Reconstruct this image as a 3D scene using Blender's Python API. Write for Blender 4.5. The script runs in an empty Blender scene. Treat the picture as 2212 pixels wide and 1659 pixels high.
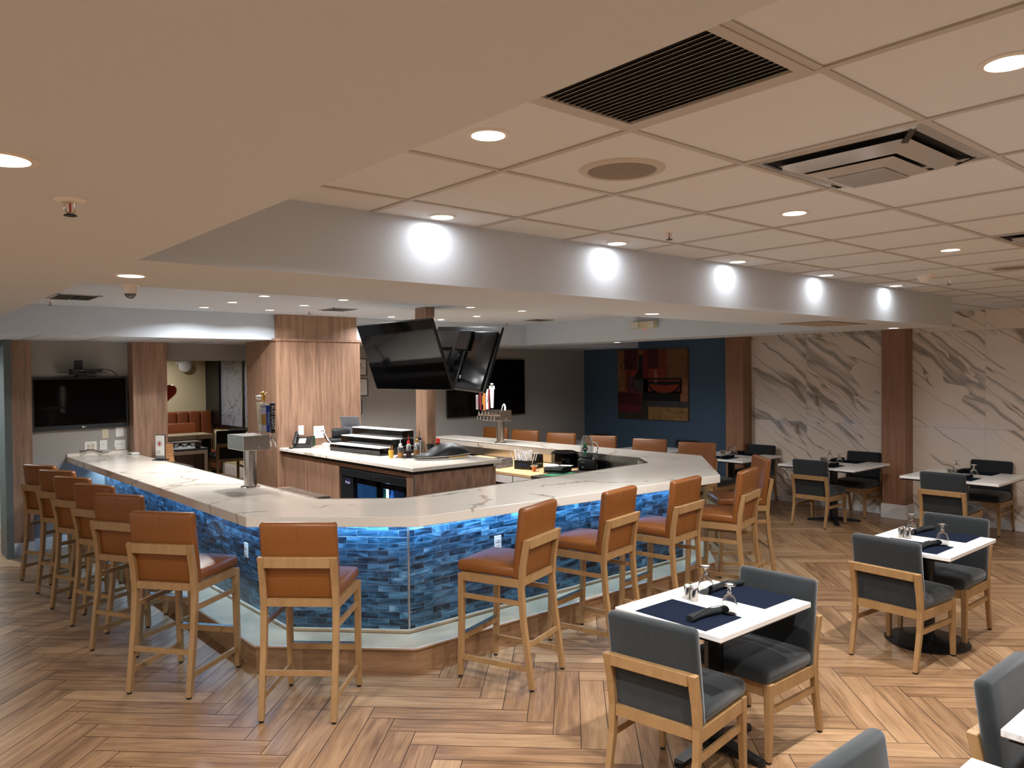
import bpy, bmesh, math, random
from math import pi, sin, cos, radians as rad, sqrt
from mathutils import Vector, Matrix, Euler
random.seed(7)
S = bpy.context.scene
COL = S.collection

# ------------------------------------------------------------------ camera, world, exposure
cam_data = bpy.data.cameras.new('camera'); cam = bpy.data.objects.new('camera', cam_data); COL.objects.link(cam)
cam_data.sensor_width = 36.0; cam_data.lens = 1680.44 / 2212 * 36; cam_data.clip_start = 0.02; cam_data.clip_end = 80
PIT, ROL, YAW = 0.01346519, -0.01030783, 0.85920866
fw = Vector((cos(YAW)*cos(PIT), sin(YAW)*cos(PIT), -sin(PIT)))
r_ = fw.cross(Vector((0, 0, 1))).normalized(); u_ = r_.cross(fw)
rr = r_*cos(ROL) + u_*sin(ROL); uu = -r_*sin(ROL) + u_*cos(ROL)
m = Matrix((rr, uu, -fw)).transposed().to_4x4(); m.translation = Vector((0, 0, 2.0))
cam.matrix_world = m
S.camera = cam
W = bpy.data.worlds.new('world'); S.world = W; W.use_nodes = True
W.node_tree.nodes['Background'].inputs[0].default_value = (0.97, 0.97, 0.98, 1)
W.node_tree.nodes['Background'].inputs[1].default_value = 0.75
S.view_settings.view_transform = 'Standard'; S.view_settings.look = 'None'
S.view_settings.exposure = 0.18; S.view_settings.gamma = 1.0; S.view_settings.use_curve_mapping = False
S.cycles.use_denoising = True
S.cycles.max_bounces = 7; S.cycles.diffuse_bounces = 4; S.cycles.glossy_bounces = 4
S.cycles.transmission_bounces = 7; S.cycles.sample_clamp_indirect = 4.0
S.cycles.caustics_reflective = False; S.cycles.caustics_refractive = False

# light powers (the lamps themselves are built with their fixtures further down)
P_UP = 24.0; P_LOW = 18.0; P_TRAY = 18.0; LAMP_COL = (0.97, 0.975, 0.98); P_LED = 8.5; LED_COL = (0.38, 0.66, 1.0)
LENS_E = 9.0

# ------------------------------------------------------------------ materials
def srgb(r, g, b):
    f = lambda c: (c/255/12.92 if c/255 <= 0.04045 else ((c/255+0.055)/1.055)**2.4)
    return (f(r), f(g), f(b), 1)
class NT:
    def __init__(s, name):
        s.m = bpy.data.materials.new(name); s.m.use_nodes = True; s.t = s.m.node_tree
        s.p = s.t.nodes['Principled BSDF']
    def n(s, typ, **kw):
        nd = s.t.nodes.new(typ)
        for k, v in kw.items():
            if k[0] == '_': setattr(nd, k[1:], v)
            else:
                key = k.replace('__', ' ')
                nd.inputs[key if not key.startswith('i') or not key[1:].isdigit() else int(key[1:])].default_value = v
        return nd
    def l(s, a, b): s.t.links.new(a, b)
    def ramp(s, fac, stops):
        r = s.t.nodes.new('ShaderNodeValToRGB'); e = r.color_ramp.elements
        while len(e) < len(stops): e.new(0.5)
        for el, (p, c) in zip(e, stops): el.position = p; el.color = c
        s.l(fac, r.inputs[0]); return r
    def coord(s, kind='Object', scale=(1, 1, 1), rot=(0, 0, 0), loc=(0, 0, 0)):
        tc = s.t.nodes.new('ShaderNodeTexCoord'); mp = s.t.nodes.new('ShaderNodeMapping')
        mp.inputs['Scale'].default_value = scale; mp.inputs['Rotation'].default_value = rot; mp.inputs['Location'].default_value = loc
        s.l(tc.outputs[kind], mp.inputs[0]); return mp.outputs[0]
    def math(s, op, a, b=None, c=None):
        nd = s.t.nodes.new('ShaderNodeMath'); nd.operation = op
        for i, x in enumerate((a, b, c)):
            if x is None: continue
            if hasattr(x, 'is_linked'): s.l(x, nd.inputs[i])
            else: nd.inputs[i].default_value = x
        return nd.outputs[0]
    def mix(s, fac, a, b, mode='MIX'):
        nd = s.t.nodes.new('ShaderNodeMix'); nd.data_type = 'RGBA'; nd.blend_type = mode
        for sock, x in ((nd.inputs[0], fac), (nd.inputs[6], a), (nd.inputs[7], b)):
            if hasattr(x, 'is_linked'): s.l(x, sock)
            else: sock.default_value = x
        return nd.outputs[2]
    def bump(s, h, strength=0.2, dist=0.01):
        b = s.t.nodes.new('ShaderNodeBump'); b.inputs['Strength'].default_value = strength; b.inputs['Distance'].default_value = dist
        s.l(h, b.inputs['Height']); s.l(b.outputs[0], s.p.inputs['Normal'])
def mk(name, col, rough=0.5, metal=0.0, emit=0.0, trans=0.0, ior=1.45, spec=0.5, noise=0.0, nscale=40, sheen=0.0, coat=0.0):
    t = NT(name); p = t.p
    if len(col) == 3: col = srgb(*col)
    p.inputs['Base Color'].default_value = col; p.inputs['Roughness'].default_value = rough; p.inputs['Metallic'].default_value = metal
    p.inputs['Transmission Weight'].default_value = trans; p.inputs['IOR'].default_value = ior; p.inputs['Specular IOR Level'].default_value = spec
    p.inputs['Coat Weight'].default_value = coat; p.inputs['Sheen Weight'].default_value = sheen
    if emit: p.inputs['Emission Color'].default_value = col; p.inputs['Emission Strength'].default_value = emit
    if noise:
        c = t.coord('Object'); nz = t.n('ShaderNodeTexNoise', Scale=nscale, Detail=4.0); t.l(c, nz.inputs[0])
        a = tuple(min(1, x*(1-noise)) for x in col[:3])+(1,); b = tuple(min(1, x*(1+noise)) for x in col[:3])+(1,)
        r = t.ramp(nz.outputs[0], [(0.3, a), (0.7, b)]); t.l(r.outputs[0], p.inputs['Base Color']); t.bump(nz.outputs[0], 0.08, 0.002)
    return t.m
def wood(name, dark, light, scale, rough=0.45, coat=0.0, grain=1.0, kind='Object', wave=True):
    t = NT(name)
    c = t.coord(kind, scale)
    n1 = t.n('ShaderNodeTexNoise', Scale=1.0, Detail=6.0, Roughness=0.6, Distortion=0.6); t.l(c, n1.inputs[0])
    n2 = t.n('ShaderNodeTexNoise', Scale=3.7, Detail=3.0, Roughness=0.7); t.l(c, n2.inputs[0])
    f = t.math('ADD', t.math('MULTIPLY', n1.outputs[0], 0.7), t.math('MULTIPLY', n2.outputs[0], 0.3))
    if wave:
        w = t.n('ShaderNodeTexWave', _wave_type='RINGS', Scale=0.9, Distortion=5.0, Detail=2.0, Detail__Scale=0.8); t.l(c, w.inputs[0])
        f = t.math('ADD', t.math('MULTIPLY', f, 0.90), t.math('MULTIPLY', w.outputs['Fac'], 0.10*grain))
    r = t.ramp(f, [(0.30, srgb(*dark)), (0.70, srgb(*light))]); t.l(r.outputs[0], t.p.inputs['Base Color'])
    t.p.inputs['Roughness'].default_value = rough; t.p.inputs['Coat Weight'].default_value = coat
    t.bump(f, 0.05, 0.003)
    return t.m
M = {}
M['stool_wood'] = wood('pale_beech_wood', (142, 106, 66), (168, 132, 88), (18, 18, 2.2), 0.42, wave=False)
M['veneer'] = wood('vertical_oak_veneer', (108, 80, 62), (168, 132, 108), (26, 26, 1.5), 0.45, grain=1.6)
M['veneer_dark'] = wood('brown_walnut_veneer', (124, 86, 62), (170, 124, 94), (22, 22, 1.3), 0.42, grain=1.2)
M['leather'] = mk('tan_leather', (126, 74, 30), 0.36, noise=0.06, nscale=260, spec=0.5)
M['banquette'] = mk('rust_leather', (118, 60, 28), 0.42, noise=0.05, nscale=200)
M['fabric'] = mk('charcoal_suede', (36, 40, 42), 0.85, noise=0.10, nscale=30, sheen=0.3, spec=0.25)
M['black'] = mk('black_metal', (16, 16, 18), 0.35, 0.0, noise=0.1, nscale=60)
M['black_plastic'] = mk('black_plastic', (20, 21, 23), 0.42)
M['black_gloss'] = mk('black_gloss', (6, 6, 7), 0.06, spec=0.6)
M['screen'] = mk('dark_screen', (4, 4, 5), 0.05, spec=0.3)
M['dark_brown'] = mk('dark_brown_laminate', (52, 44, 40), 0.5, noise=0.08)
M['bezel'] = mk('slate_bezel', (30, 34, 38), 0.35)
M['rubber'] = mk('black_rubber', (14, 14, 14), 0.8)
M['white_paint'] = mk('white_gloss_paint', (228, 226, 222), 0.4, noise=0.02)
M['white_plastic'] = mk('white_plastic', (232, 230, 226), 0.35)
M['cream_plastic'] = mk('cream_plastic', (206, 196, 170), 0.4)
M['paper'] = mk('white_paper', (226, 224, 220), 0.7)
M['straw'] = mk('straw_paper', (244, 242, 244), 0.6)
M['orange'] = mk('orange_plastic', (214, 120, 62), 0.4)
M['yellow'] = mk('yellow_plastic', (226, 178, 60), 0.4)
M['green'] = mk('green_mat', (40, 130, 84), 0.7)
M['red'] = mk('red_plastic', (190, 34, 28), 0.4)
M['darkred'] = mk('burgundy_plastic', (112, 24, 38), 0.4)
M['navy'] = mk('navy_enamel', (32, 38, 96), 0.35)
M['blue'] = mk('royal_blue_enamel', (28, 66, 160), 0.35)
M['midnight'] = mk('midnight_enamel', (26, 28, 44), 0.35)
M['gold'] = mk('gold_metal', (212, 164, 74), 0.3, 0.9)
M['brownink'] = mk('brown_ink', (96, 74, 52), 0.6)
M['ink'] = mk('black_ink', (24, 24, 24), 0.6)
M['greyink'] = mk('grey_ink', (110, 108, 106), 0.6)
M['whiteink'] = mk('white_ink', (236, 236, 236), 0.5)
M['redink'] = mk('red_ink', (176, 60, 60), 0.6)
M['kraft'] = mk('kraft_card', (176, 126, 80), 0.75, noise=0.08)
M['bamboo'] = wood('bamboo_board', (206, 164, 112), (232, 196, 146), (3, 30, 30), 0.5, wave=False)
M['steel'] = mk('brushed_steel', (178, 172, 164), 0.24, 1.0, noise=0.04, nscale=90)
M['chrome'] = mk('chrome', (226, 224, 222), 0.07, 1.0)
M['mat_navy'] = mk('woven_navy', (28, 33, 46), 0.95, spec=0.0, noise=0.18, nscale=400)
M['napkin'] = mk('black_napkin', (20, 22, 24), 0.9, noise=0.15, nscale=120)
M['grey_plastic'] = mk('grey_plastic', (132, 132, 136), 0.4)
M['space_grey'] = mk('space_grey_metal', (112, 114, 120), 0.4, 0.25)
M['foil_red'] = mk('red_foil', (214, 84, 72), 0.3, 0.35)
M['corner_trim'] = mk('satin_aluminium', (190, 190, 192), 0.3, 0.9)
M['soffit'] = mk('soffit_paint', (204, 213, 224), 0.85, noise=0.012, nscale=60)
M['grey_wall'] = mk('warm_grey_paint', (160, 156, 150), 0.85, noise=0.012, nscale=60)
M['blue_wall'] = mk('blue_paint', (66, 88, 108), 0.85, noise=0.02, nscale=60)
M['cream_wall'] = mk('cream_paint', (212, 196, 158), 0.85, noise=0.01, nscale=60)
M['tile_ceiling'] = mk('ceiling_tile', (218, 225, 232), 0.9, noise=0.02, nscale=350)
M['tee'] = mk('ceiling_tee', (186, 184, 181), 0.6)
M['void_shade'] = mk('duct_shade', (14, 12, 11), 0.9)  # near-black colour paints the shade of open ducts onto flat sheets
M['speaker_mesh'] = mk('speaker_mesh', (136, 128, 120), 0.8, noise=0.2, nscale=500)
M['panel'] = mk('access_panel_paint', (168, 156, 142), 0.8)
M['amber'] = mk('amber_syrup', (150, 100, 52), 0.25)
M['dark_syrup'] = mk('dark_syrup', (34, 14, 10), 0.15)
M['cup_green'] = mk('cup_green', (22, 62, 42), 0.3)
M['glass'] = mk('clear_glass', (255, 255, 255), 0.02, trans=1.0, ior=1.45)
M['clear'] = mk('clear_plastic', (235, 238, 240), 0.05, trans=0.92, ior=1.4)
M['wire'] = mk('silver_wire', (190, 190, 190), 0.25, 0.9)
M['cool_glow'] = mk('cooler_tube', (150, 205, 255), 0.5, emit=14)
M['cooler_blue'] = mk('cooler_blue_liner', (120, 160, 196), 0.5)
M['bottle_blue'] = mk('bottle_blue', (60, 110, 170), 0.2)
M['bottle_green'] = mk('bottle_green', (40, 110, 70), 0.2)
M['led_red'] = mk('red_indicator', (255, 60, 40), 0.5, emit=1.5)
M['lens'] = mk('lamp_lens', (255, 244, 228), 0.5, emit=LENS_E)
M['led'] = mk('blue_led_diffuser', srgb(120, 180, 255), 0.5, emit=3.0)
M['corridor'] = mk('corridor_paint', (206, 220, 222), 0.8)
M['door_frame'] = mk('door_frame_paint', (84, 92, 90), 0.5)
M['frost'] = mk('frosted_glass', (170, 190, 196), 0.5, trans=0.3)

def tile_mat():                                   # blue swirled glass subway tile, 155 x 48 mm, UV in metres
    t = NT('blue_glass_tile'); uv = t.coord('UV')
    b = t.n('ShaderNodeTexBrick', _offset=0.5, _offset_frequency=2, Scale=1.0, Mortar__Size=0.0010, Mortar__Smooth=0.1, Bias=0.0, Brick__Width=0.152, Row__Height=0.0485)
    b.inputs['Color1'].default_value = (0, 0, 0, 1); b.inputs['Color2'].default_value = (1, 1, 1, 1); b.inputs['Mortar'].default_value = (0.5, 0.5, 0.5, 1)
    t.l(uv, b.inputs[0])
    # swirl: noise shifted per brick
    vm = t.n('ShaderNodeVectorMath', _operation='MULTIPLY_ADD'); t.l(b.outputs['Color'], vm.inputs[0]); vm.inputs[1].default_value = (9, 7, 5)
    mp = t.coord('UV', (4.2, 15, 1)); t.l(mp, vm.inputs[2])
    n = t.n('ShaderNodeTexNoise', Scale=0.8, Detail=4.0, Roughness=0.55, Distortion=1.6); t.l(vm.outputs[0], n.inputs[0])
    f = t.math('ADD', t.math('MULTIPLY', n.outputs[0], 0.85), t.math('MULTIPLY', t.math('SUBTRACT', b.outputs['Color'], 0.5), 0.16))
    r = t.ramp(f, [(0.30, srgb(18, 34, 48)), (0.44, srgb(42, 78, 104)), (0.56, srgb(76, 120, 150)), (0.72, srgb(142, 180, 204))])
    c = t.mix(b.outputs['Fac'], r.outputs[0], srgb(104, 118, 134))
    t.l(c, t.p.inputs['Base Color']); t.p.inputs['Roughness'].default_value = 0.14
    t.bump(t.math('SUBTRACT', 1.0, b.outputs['Fac']), 0.5, 0.002)
    return t.m
M['tile'] = tile_mat()
def quartz(name, base, vein, s=0.9, kind='Object'):
    t = NT(name); c = t.coord(kind, (s, s, s))
    n = t.n('ShaderNodeTexNoise', Scale=1.4, Detail=5.0, Roughness=0.6); t.l(c, n.inputs[0])
    vm = t.n('ShaderNodeVectorMath', _operation='MULTIPLY_ADD'); t.l(n.outputs[1], vm.inputs[0]); vm.inputs[1].default_value = (0.7, 0.7, 0.7); t.l(c, vm.inputs[2])
    v = t.n('ShaderNodeTexVoronoi', _feature='DISTANCE_TO_EDGE', Scale=0.95); t.l(vm.outputs[0], v.inputs[0])
    mk2 = t.n('ShaderNodeTexNoise', Scale=2.3, Detail=2.0); t.l(c, mk2.inputs[0])
    thin = t.math('SUBTRACT', 1.0, t.math('MINIMUM', t.math('DIVIDE', v.outputs[0], 0.016), 1.0))
    msk = t.math('MULTIPLY', t.math('GREATER_THAN', mk2.outputs[0], 0.50), 0.75)
    cl = t.n('ShaderNodeTexNoise', Scale=1.1, Detail=3.0, Distortion=1.0); t.l(c, cl.inputs[0])
    r = t.ramp(cl.outputs[0], [(0.35, srgb(*base)), (0.7, srgb(*[x*0.955 for x in base]))])
    t.l(t.mix(t.math('MULTIPLY', thin, msk), r.outputs[0], srgb(*vein)), t.p.inputs['Base Color'])
    t.p.inputs['Roughness'].default_value = 0.16
    return t.m
M['quartz'] = quartz('veined_quartz', (234, 226, 214), (150, 130, 112), 0.7)
M['table_top'] = quartz('pale_marble_top', (240, 238, 234), (196, 188, 180), 1.7)
M['worktop'] = quartz('cream_quartz', (226, 206, 172), (140, 112, 84), 0.9)
def marble_wall():
    t = NT('beige_veined_marble'); uv = t.coord('UV')
    b = t.n('ShaderNodeTexBrick', _offset=0.0, _offset_frequency=1, Scale=1.0, Mortar__Size=0.0028, Mortar__Smooth=0.0, Bias=0.0, Brick__Width=1.2, Row__Height=1.255)
    b.inputs['Color1'].default_value = (0, 0, 0, 1); b.inputs['Color2'].default_value = (1, 1, 1, 1); t.l(uv, b.inputs[0])
    rot = t.coord('UV', (1, 1, 1), (0, 0, rad(36)))
    off = t.n('ShaderNodeVectorMath', _operation='MULTIPLY_ADD'); t.l(b.outputs['Color'], off.inputs[0]); off.inputs[1].default_value = (0, 1.7, 0); t.l(rot, off.inputs[2])
    nz = t.n('ShaderNodeTexNoise', Scale=0.8, Detail=3.5, Roughness=0.55); t.l(off.outputs[0], nz.inputs[0])
    vm = t.n('ShaderNodeVectorMath', _operation='MULTIPLY_ADD'); t.l(nz.outputs[1], vm.inputs[0]); vm.inputs[1].default_value = (0.30, 0.42, 0); t.l(off.outputs[0], vm.inputs[2])
    def veins(sx, sy, lo, hi, seed):
        mp = t.n('ShaderNodeMapping'); mp.inputs['Scale'].default_value = (sx, sy, 1); mp.inputs['Location'].default_value = (seed, seed*1.7, 0); t.l(vm.outputs[0], mp.inputs[0])
        n = t.n('ShaderNodeTexNoise', Scale=1.0, Detail=3.6, Roughness=0.58, Distortion=0.15); t.l(mp.outputs[0], n.inputs[0])
        a = t.math('ABSOLUTE', t.math('SUBTRACT', n.outputs[0], 0.5))
        return t.math('SUBTRACT', 1.0, t.math('MINIMUM', t.math('DIVIDE', a, hi), 1.0)), n.outputs[0]
    fine, _ = veins(0.22, 2.9, 0, 0.011, 3.1)
    band, bn = veins(0.20, 1.7, 0, 0.045, 8.3)
    _, msk = veins(0.5, 1.2, 0, 0.1, 12.0)
    base = t.ramp(bn, [(0.3, srgb(234, 218, 200)), (0.7, srgb(244, 232, 218))])
    m1 = t.math('MULTIPLY', band, t.math('MULTIPLY', t.math('GREATER_THAN', msk, 0.47), 0.85))
    c1 = t.mix(m1, base.outputs[0], srgb(136, 126, 114))
    c2 = t.mix(t.math('MULTIPLY', fine, 0.8), c1, srgb(112, 94, 74))
    c3 = t.mix(b.outputs['Fac'], c2, srgb(206, 196, 182))
    t.l(c3, t.p.inputs['Base Color']); t.p.inputs['Roughness'].default_value = 0.12
    return t.m
M['marble'] = marble_wall()
def grey_marble():
    t = NT('grey_veined_panel'); c = t.coord('Object', (1, 1, 1))
    n = t.n('ShaderNodeTexNoise', Scale=1.8, Detail=4.0, Roughness=0.6, Distortion=2.0); t.l(c, n.inputs[0])
    a = t.math('ABSOLUTE', t.math('SUBTRACT', n.outputs[0], 0.5)); v = t.math('SUBTRACT', 1.0, t.math('MINIMUM', t.math('DIVIDE', a, 0.03), 1.0))
    t.l(t.mix(v, srgb(150, 152, 162), srgb(84, 80, 80)), t.p.inputs['Base Color']); t.p.inputs['Roughness'].default_value = 0.3
    return t.m
M['grey_marble'] = grey_marble()
def floor_mat():
    t = NT('herringbone_planks')
    c = t.coord('UV', (1.5, 15, 1))
    n1 = t.n('ShaderNodeTexNoise', Scale=1.0, Detail=6.0, Roughness=0.62, Distortion=0.9); t.l(c, n1.inputs[0])
    c2 = t.coord('UV', (4, 70, 1)); n2 = t.n('ShaderNodeTexNoise', Scale=1.0, Detail=3.0); t.l(c2, n2.inputs[0])
    at = t.n('ShaderNodeVertexColor', _layer_name='tone')
    f = t.math('ADD', t.math('ADD', t.math('MULTIPLY', n1.outputs[0], 0.72), t.math('MULTIPLY', n2.outputs[0], 0.28)), t.math('MULTIPLY', t.math('SUBTRACT', at.outputs[0], 0.5), 0.20))
    r = t.ramp(f, [(0.28, srgb(112, 82, 56)), (0.48, srgb(154, 119, 86)), (0.68, srgb(180, 146, 110))])
    t.l(r.outputs[0], t.p.inputs['Base Color']); t.p.inputs['Roughness'].default_value = 0.33
    t.bump(n1.outputs[0], 0.06, 0.003)
    return t.m
M['floor'] = floor_mat()
M['grout'] = mk('dark_grout', (50, 36, 28), 0.8)
M['ledge_wood'] = wood('wood_look_tile', (124, 90, 62), (172, 134, 98), (2.2, 2.2, 14), 0.4, wave=False)
M['ledge_top'] = wood('grey_wood_tile', (150, 130, 104), (180, 158, 130), (3, 3, 12), 0.35, wave=False)

# ------------------------------------------------------------------ mesh helpers
class B:
    """collects shapes into ONE mesh"""
    def __init__(s): s.b = bmesh.new(); s.uv = None
    def hexa(s, pts):                            # 8 points: bottom 4 (ccw), top 4
        v = [s.b.verts.new(p) for p in pts]
        for f in ((3, 2, 1, 0), (4, 5, 6, 7), (0, 1, 5, 4), (1, 2, 6, 5), (2, 3, 7, 6), (3, 0, 4, 7)): s.b.faces.new([v[i] for i in f])
        return s
    def box(s, x0, x1, y0, y1, z0, z1): return s.hexa([(x0, y0, z0), (x1, y0, z0), (x1, y1, z0), (x0, y1, z0), (x0, y0, z1), (x1, y0, z1), (x1, y1, z1), (x0, y1, z1)])
    def bar(s, p, q, w, d, up=(0, 0, 1)):        # rectangular bar between two points, w across, d along 'up'
        p, q = Vector(p), Vector(q); a = (q-p).normalized(); u = Vector(up)
        if abs(a.dot(u)) > 0.95: u = Vector((0, 1, 0))
        x = a.cross(u).normalized()*w/2; y = x.cross(a).normalized()*d/2
        return s.hexa([p-x-y, p+x-y, p+x+y, p-x+y, q-x-y, q+x-y, q+x+y, q-x+y])
    def prism(s, poly, z0, z1):
        a = [s.b.verts.new((x, y, z0)) for x, y in poly]; c = [s.b.verts.new((x, y, z1)) for x, y in poly]; n = len(poly)
        s.b.faces.new(a[::-1]); s.b.faces.new(c)
        for i in range(n): s.b.faces.new((a[i], a[(i+1) % n], c[(i+1) % n], c[i]))
        return s
    def lathe(s, prof, seg=24, c=(0, 0, 0), axis='z'):
        c = Vector(c); rings = []
        def P(r, h, k):
            a = 2*pi*k/seg; x, y = r*cos(a), r*sin(a)
            return c + (Vector((x, y, h)) if axis == 'z' else Vector((x, h, y)) if axis == 'y' else Vector((h, x, y)))
        for r, h in prof:
            rings.append([s.b.verts.new(P(0, h, 0))] if r < 1e-6 else [s.b.verts.new(P(r, h, k)) for k in range(seg)])
        for A, Bq in zip(rings, rings[1:]):
            for k in range(seg):
                j = (k+1) % seg
                if len(A) == 1 and len(Bq) == 1: continue
                if len(A) == 1: s.b.faces.new((A[0], Bq[k], Bq[j]))
                elif len(Bq) == 1: s.b.faces.new((A[k], A[j], Bq[0]))
                else: s.b.faces.new((A[k], A[j], Bq[j], Bq[k]))
        return s
    def cyl(s, r, z0, z1, c=(0, 0), seg=24, r2=None, axis='z'):
        r2 = r if r2 is None else r2
        cc = (c[0], c[1], 0) if len(c) == 2 else c
        return s.lathe([(0, z0), (r, z0), (r2, z1), (0, z1)], seg, cc, axis)
    def tube(s, pts, r, seg=8):
        pts = [Vector(p) for p in pts]; rings = []
        for i, p in enumerate(pts):
            a = (pts[min(i+1, len(pts)-1)]-pts[max(i-1, 0)]).normalized(); u = Vector((0, 0, 1)) if abs(a.z) < 0.9 else Vector((1, 0, 0))
            x = a.cross(u).normalized(); y = x.cross(a)
            rr_ = r[i] if isinstance(r, (list, tuple)) else r
            rings.append([s.b.verts.new(p+(x*cos(2*pi*k/seg)+y*sin(2*pi*k/seg))*rr_) for k in range(seg)])
        for A, C in zip(rings, rings[1:]):
            for k in range(seg): s.b.faces.new((A[k], A[(k+1) % seg], C[(k+1) % seg], C[k]))
        s.b.faces.new(rings[0][::-1]); s.b.faces.new(rings[-1])
        return s
    def loft(s, rings, cap=True):
        R = [[s.b.verts.new(p) for p in r] for r in rings]; n = len(R[0])
        for A, C in zip(R, R[1:]):
            for k in range(n): s.b.faces.new((A[k], A[(k+1) % n], C[(k+1) % n], C[k]))
        if cap: s.b.faces.new(R[0][::-1]); s.b.faces.new(R[-1])
        return s
    def quad(s, pts, uvs=None):
        f = s.b.faces.new([s.b.verts.new(p) for p in pts])
        if uvs:
            l = s.b.loops.layers.uv.verify()
            for lp, u in zip(f.loops, uvs): lp[l].uv = u
        return s
    def xf(s, M4): bmesh.ops.transform(s.b, matrix=M4, verts=s.b.verts); return s
    def bevel(s, w, seg=2):
        s.b.normal_update()
        es = [e for e in s.b.edges if len(e.link_faces) == 2 and e.calc_face_angle(0) > 0.5]
        bmesh.ops.bevel(s.b, geom=es, offset=w, segments=seg, affect='EDGES', profile=0.5, clamp_overlap=True); return s
def obj(name, b, mat, parent=None, smooth=False, recalc=True):
    if recalc: bmesh.ops.recalc_face_normals(b.b, faces=b.b.faces)
    me = bpy.data.meshes.new(name); b.b.to_mesh(me); b.b.free()
    for mm in (mat if isinstance(mat, (list, tuple)) else [mat]): me.materials.append(M[mm] if isinstance(mm, str) else mm)
    if smooth:
        me.polygons.foreach_set('use_smooth', [True]*len(me.polygons))
        me.set_sharp_from_angle(angle=rad(40))
    o = bpy.data.objects.new(name, me); COL.objects.link(o)
    if parent: o.parent = parent
    return o
def tag(o, label, cat=None, group=None, kind=None):
    if label: o['label'] = label
    if cat: o['category'] = cat
    if group: o['group'] = group
    if kind: o['kind'] = kind
    return o
def thing(name, label, cat, loc=(0, 0, 0), rot=0, group=None):
    o = bpy.data.objects.new(name, None); COL.objects.link(o); o.empty_display_size = 0.1
    o.location = loc; o.rotation_euler = rot if isinstance(rot, tuple) else (0, 0, rot)
    return tag(o, label, cat, group)
def struct(name, b, mat, label=None, smooth=False): return tag(obj(name, b, mat, None, smooth), label, kind='structure')
KIDS = {}
def copy_tree(o, parent=None):
    c = o.copy(); COL.objects.link(c)
    if parent: c.parent = parent
    for ch in list(o.children): copy_tree(ch, c)
    return c
def dup(root, loc, rot, label, group=None):
    r = copy_tree(root); r.location = loc; r.rotation_euler = rot if isinstance(rot, tuple) else (0, 0, rot)
    r['label'] = label
    if group: r['group'] = group
    return r
def text(name, s, size, mat, parent, loc, rot, extrude=0.0006, sx=1.0, align='CENTER', bold=0.0):
    cu = bpy.data.curves.new(name, 'FONT'); cu.body = s; cu.size = size; cu.extrude = extrude; cu.align_x = align; cu.align_y = 'CENTER'; cu.resolution_u = 2; cu.offset = bold
    t = bpy.data.objects.new(name+'_c', cu); COL.objects.link(t)
    me = bpy.data.meshes.new_from_object(t.evaluated_get(bpy.context.evaluated_depsgraph_get()))
    bpy.data.objects.remove(t); me.materials.clear(); me.materials.append(M[mat]); me.name = name
    o = bpy.data.objects.new(name, me); COL.objects.link(o); o.parent = parent
    o.location = loc; o.rotation_euler = rot; o.scale = (sx, 1, 1)
    return o
# ================================================================== THE SHELL
ZH, ZL = 2.74, 2.434                 # tiled ceiling, dropped soffit
def floor():
    b = bmesh.new(); uvl = b.loops.layers.uv.verify(); cl = b.loops.layers.color.new('tone')
    w, n, u0, v0, g = 0.154, 6, 4.434, 0.109, 0.0022
    L = w*n; s2 = sqrt(2)
    rects = [(-7, 11.2, -7, 10.6), (2.2, 6.1, 10.6, 17.1), (0.2, 1.6, 10.6, 12.4)]
    rnd = random.Random(3)
    def plank(ua, ub, va, vb, horiz):
        uc, vc = (ua+ub)/2, (va+vb)/2; x, y = (uc-vc)/s2, (uc+vc)/s2
        if not any(a-.3 < x < c+.3 and d-.3 < y < e+.3 for a, c, d, e in rects): return
        P = [((u-v)/s2, (u+v)/s2, 0) for u, v in ((ua+g, va+g), (ub-g, va+g), (ub-g, vb-g), (ua+g, vb-g))]
        f = b.faces.new([b.verts.new(p) for p in P])
        ox, oy = rnd.random()*40, rnd.random()*40; tn = rnd.random()
        if horiz: U = [(0, 0), (L, 0), (L, w), (0, w)]
        else: U = [(0, 0), (0, w), (L, w), (L, 0)]
        for lp, q in zip(f.loops, U): lp[uvl].uv = (q[0]+ox, q[1]+oy); lp[cl] = (tn, tn, tn, 1)
        f.material_index = 0
    R = range(-130, 130)
    for i in R:
        for j in R:
            k = (i-j) % (2*n)
            if k == 0: plank(u0+i*w, u0+(i+n)*w, v0+j*w, v0+(j+1)*w, True)
            elif k == 2*n-1: plank(u0+i*w, u0+(i+1)*w, v0+j*w, v0+(j+n)*w, False)
    for f in b.faces:
        if f.normal.z < 0: f.normal_flip()
    bb = B(); bb.b = b
    nf = len(b.faces)
    for x0, x1, y0, y1 in rects: bb.box(x0, x1, y0, y1, -0.12, -0.0015)
    b.faces.ensure_lookup_table()
    for f in b.faces[nf:]: f.material_index = 1
    me = bpy.data.meshes.new('floor'); b.normal_update(); b.to_mesh(me); b.free()
    me.materials.append(M['floor']); me.materials.append(M['grout'])
    o = bpy.data.objects.new('floor', me); COL.objects.link(o)
    tag(o, 'wood-look plank floor laid in herringbone', kind='structure')
floor()
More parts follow.
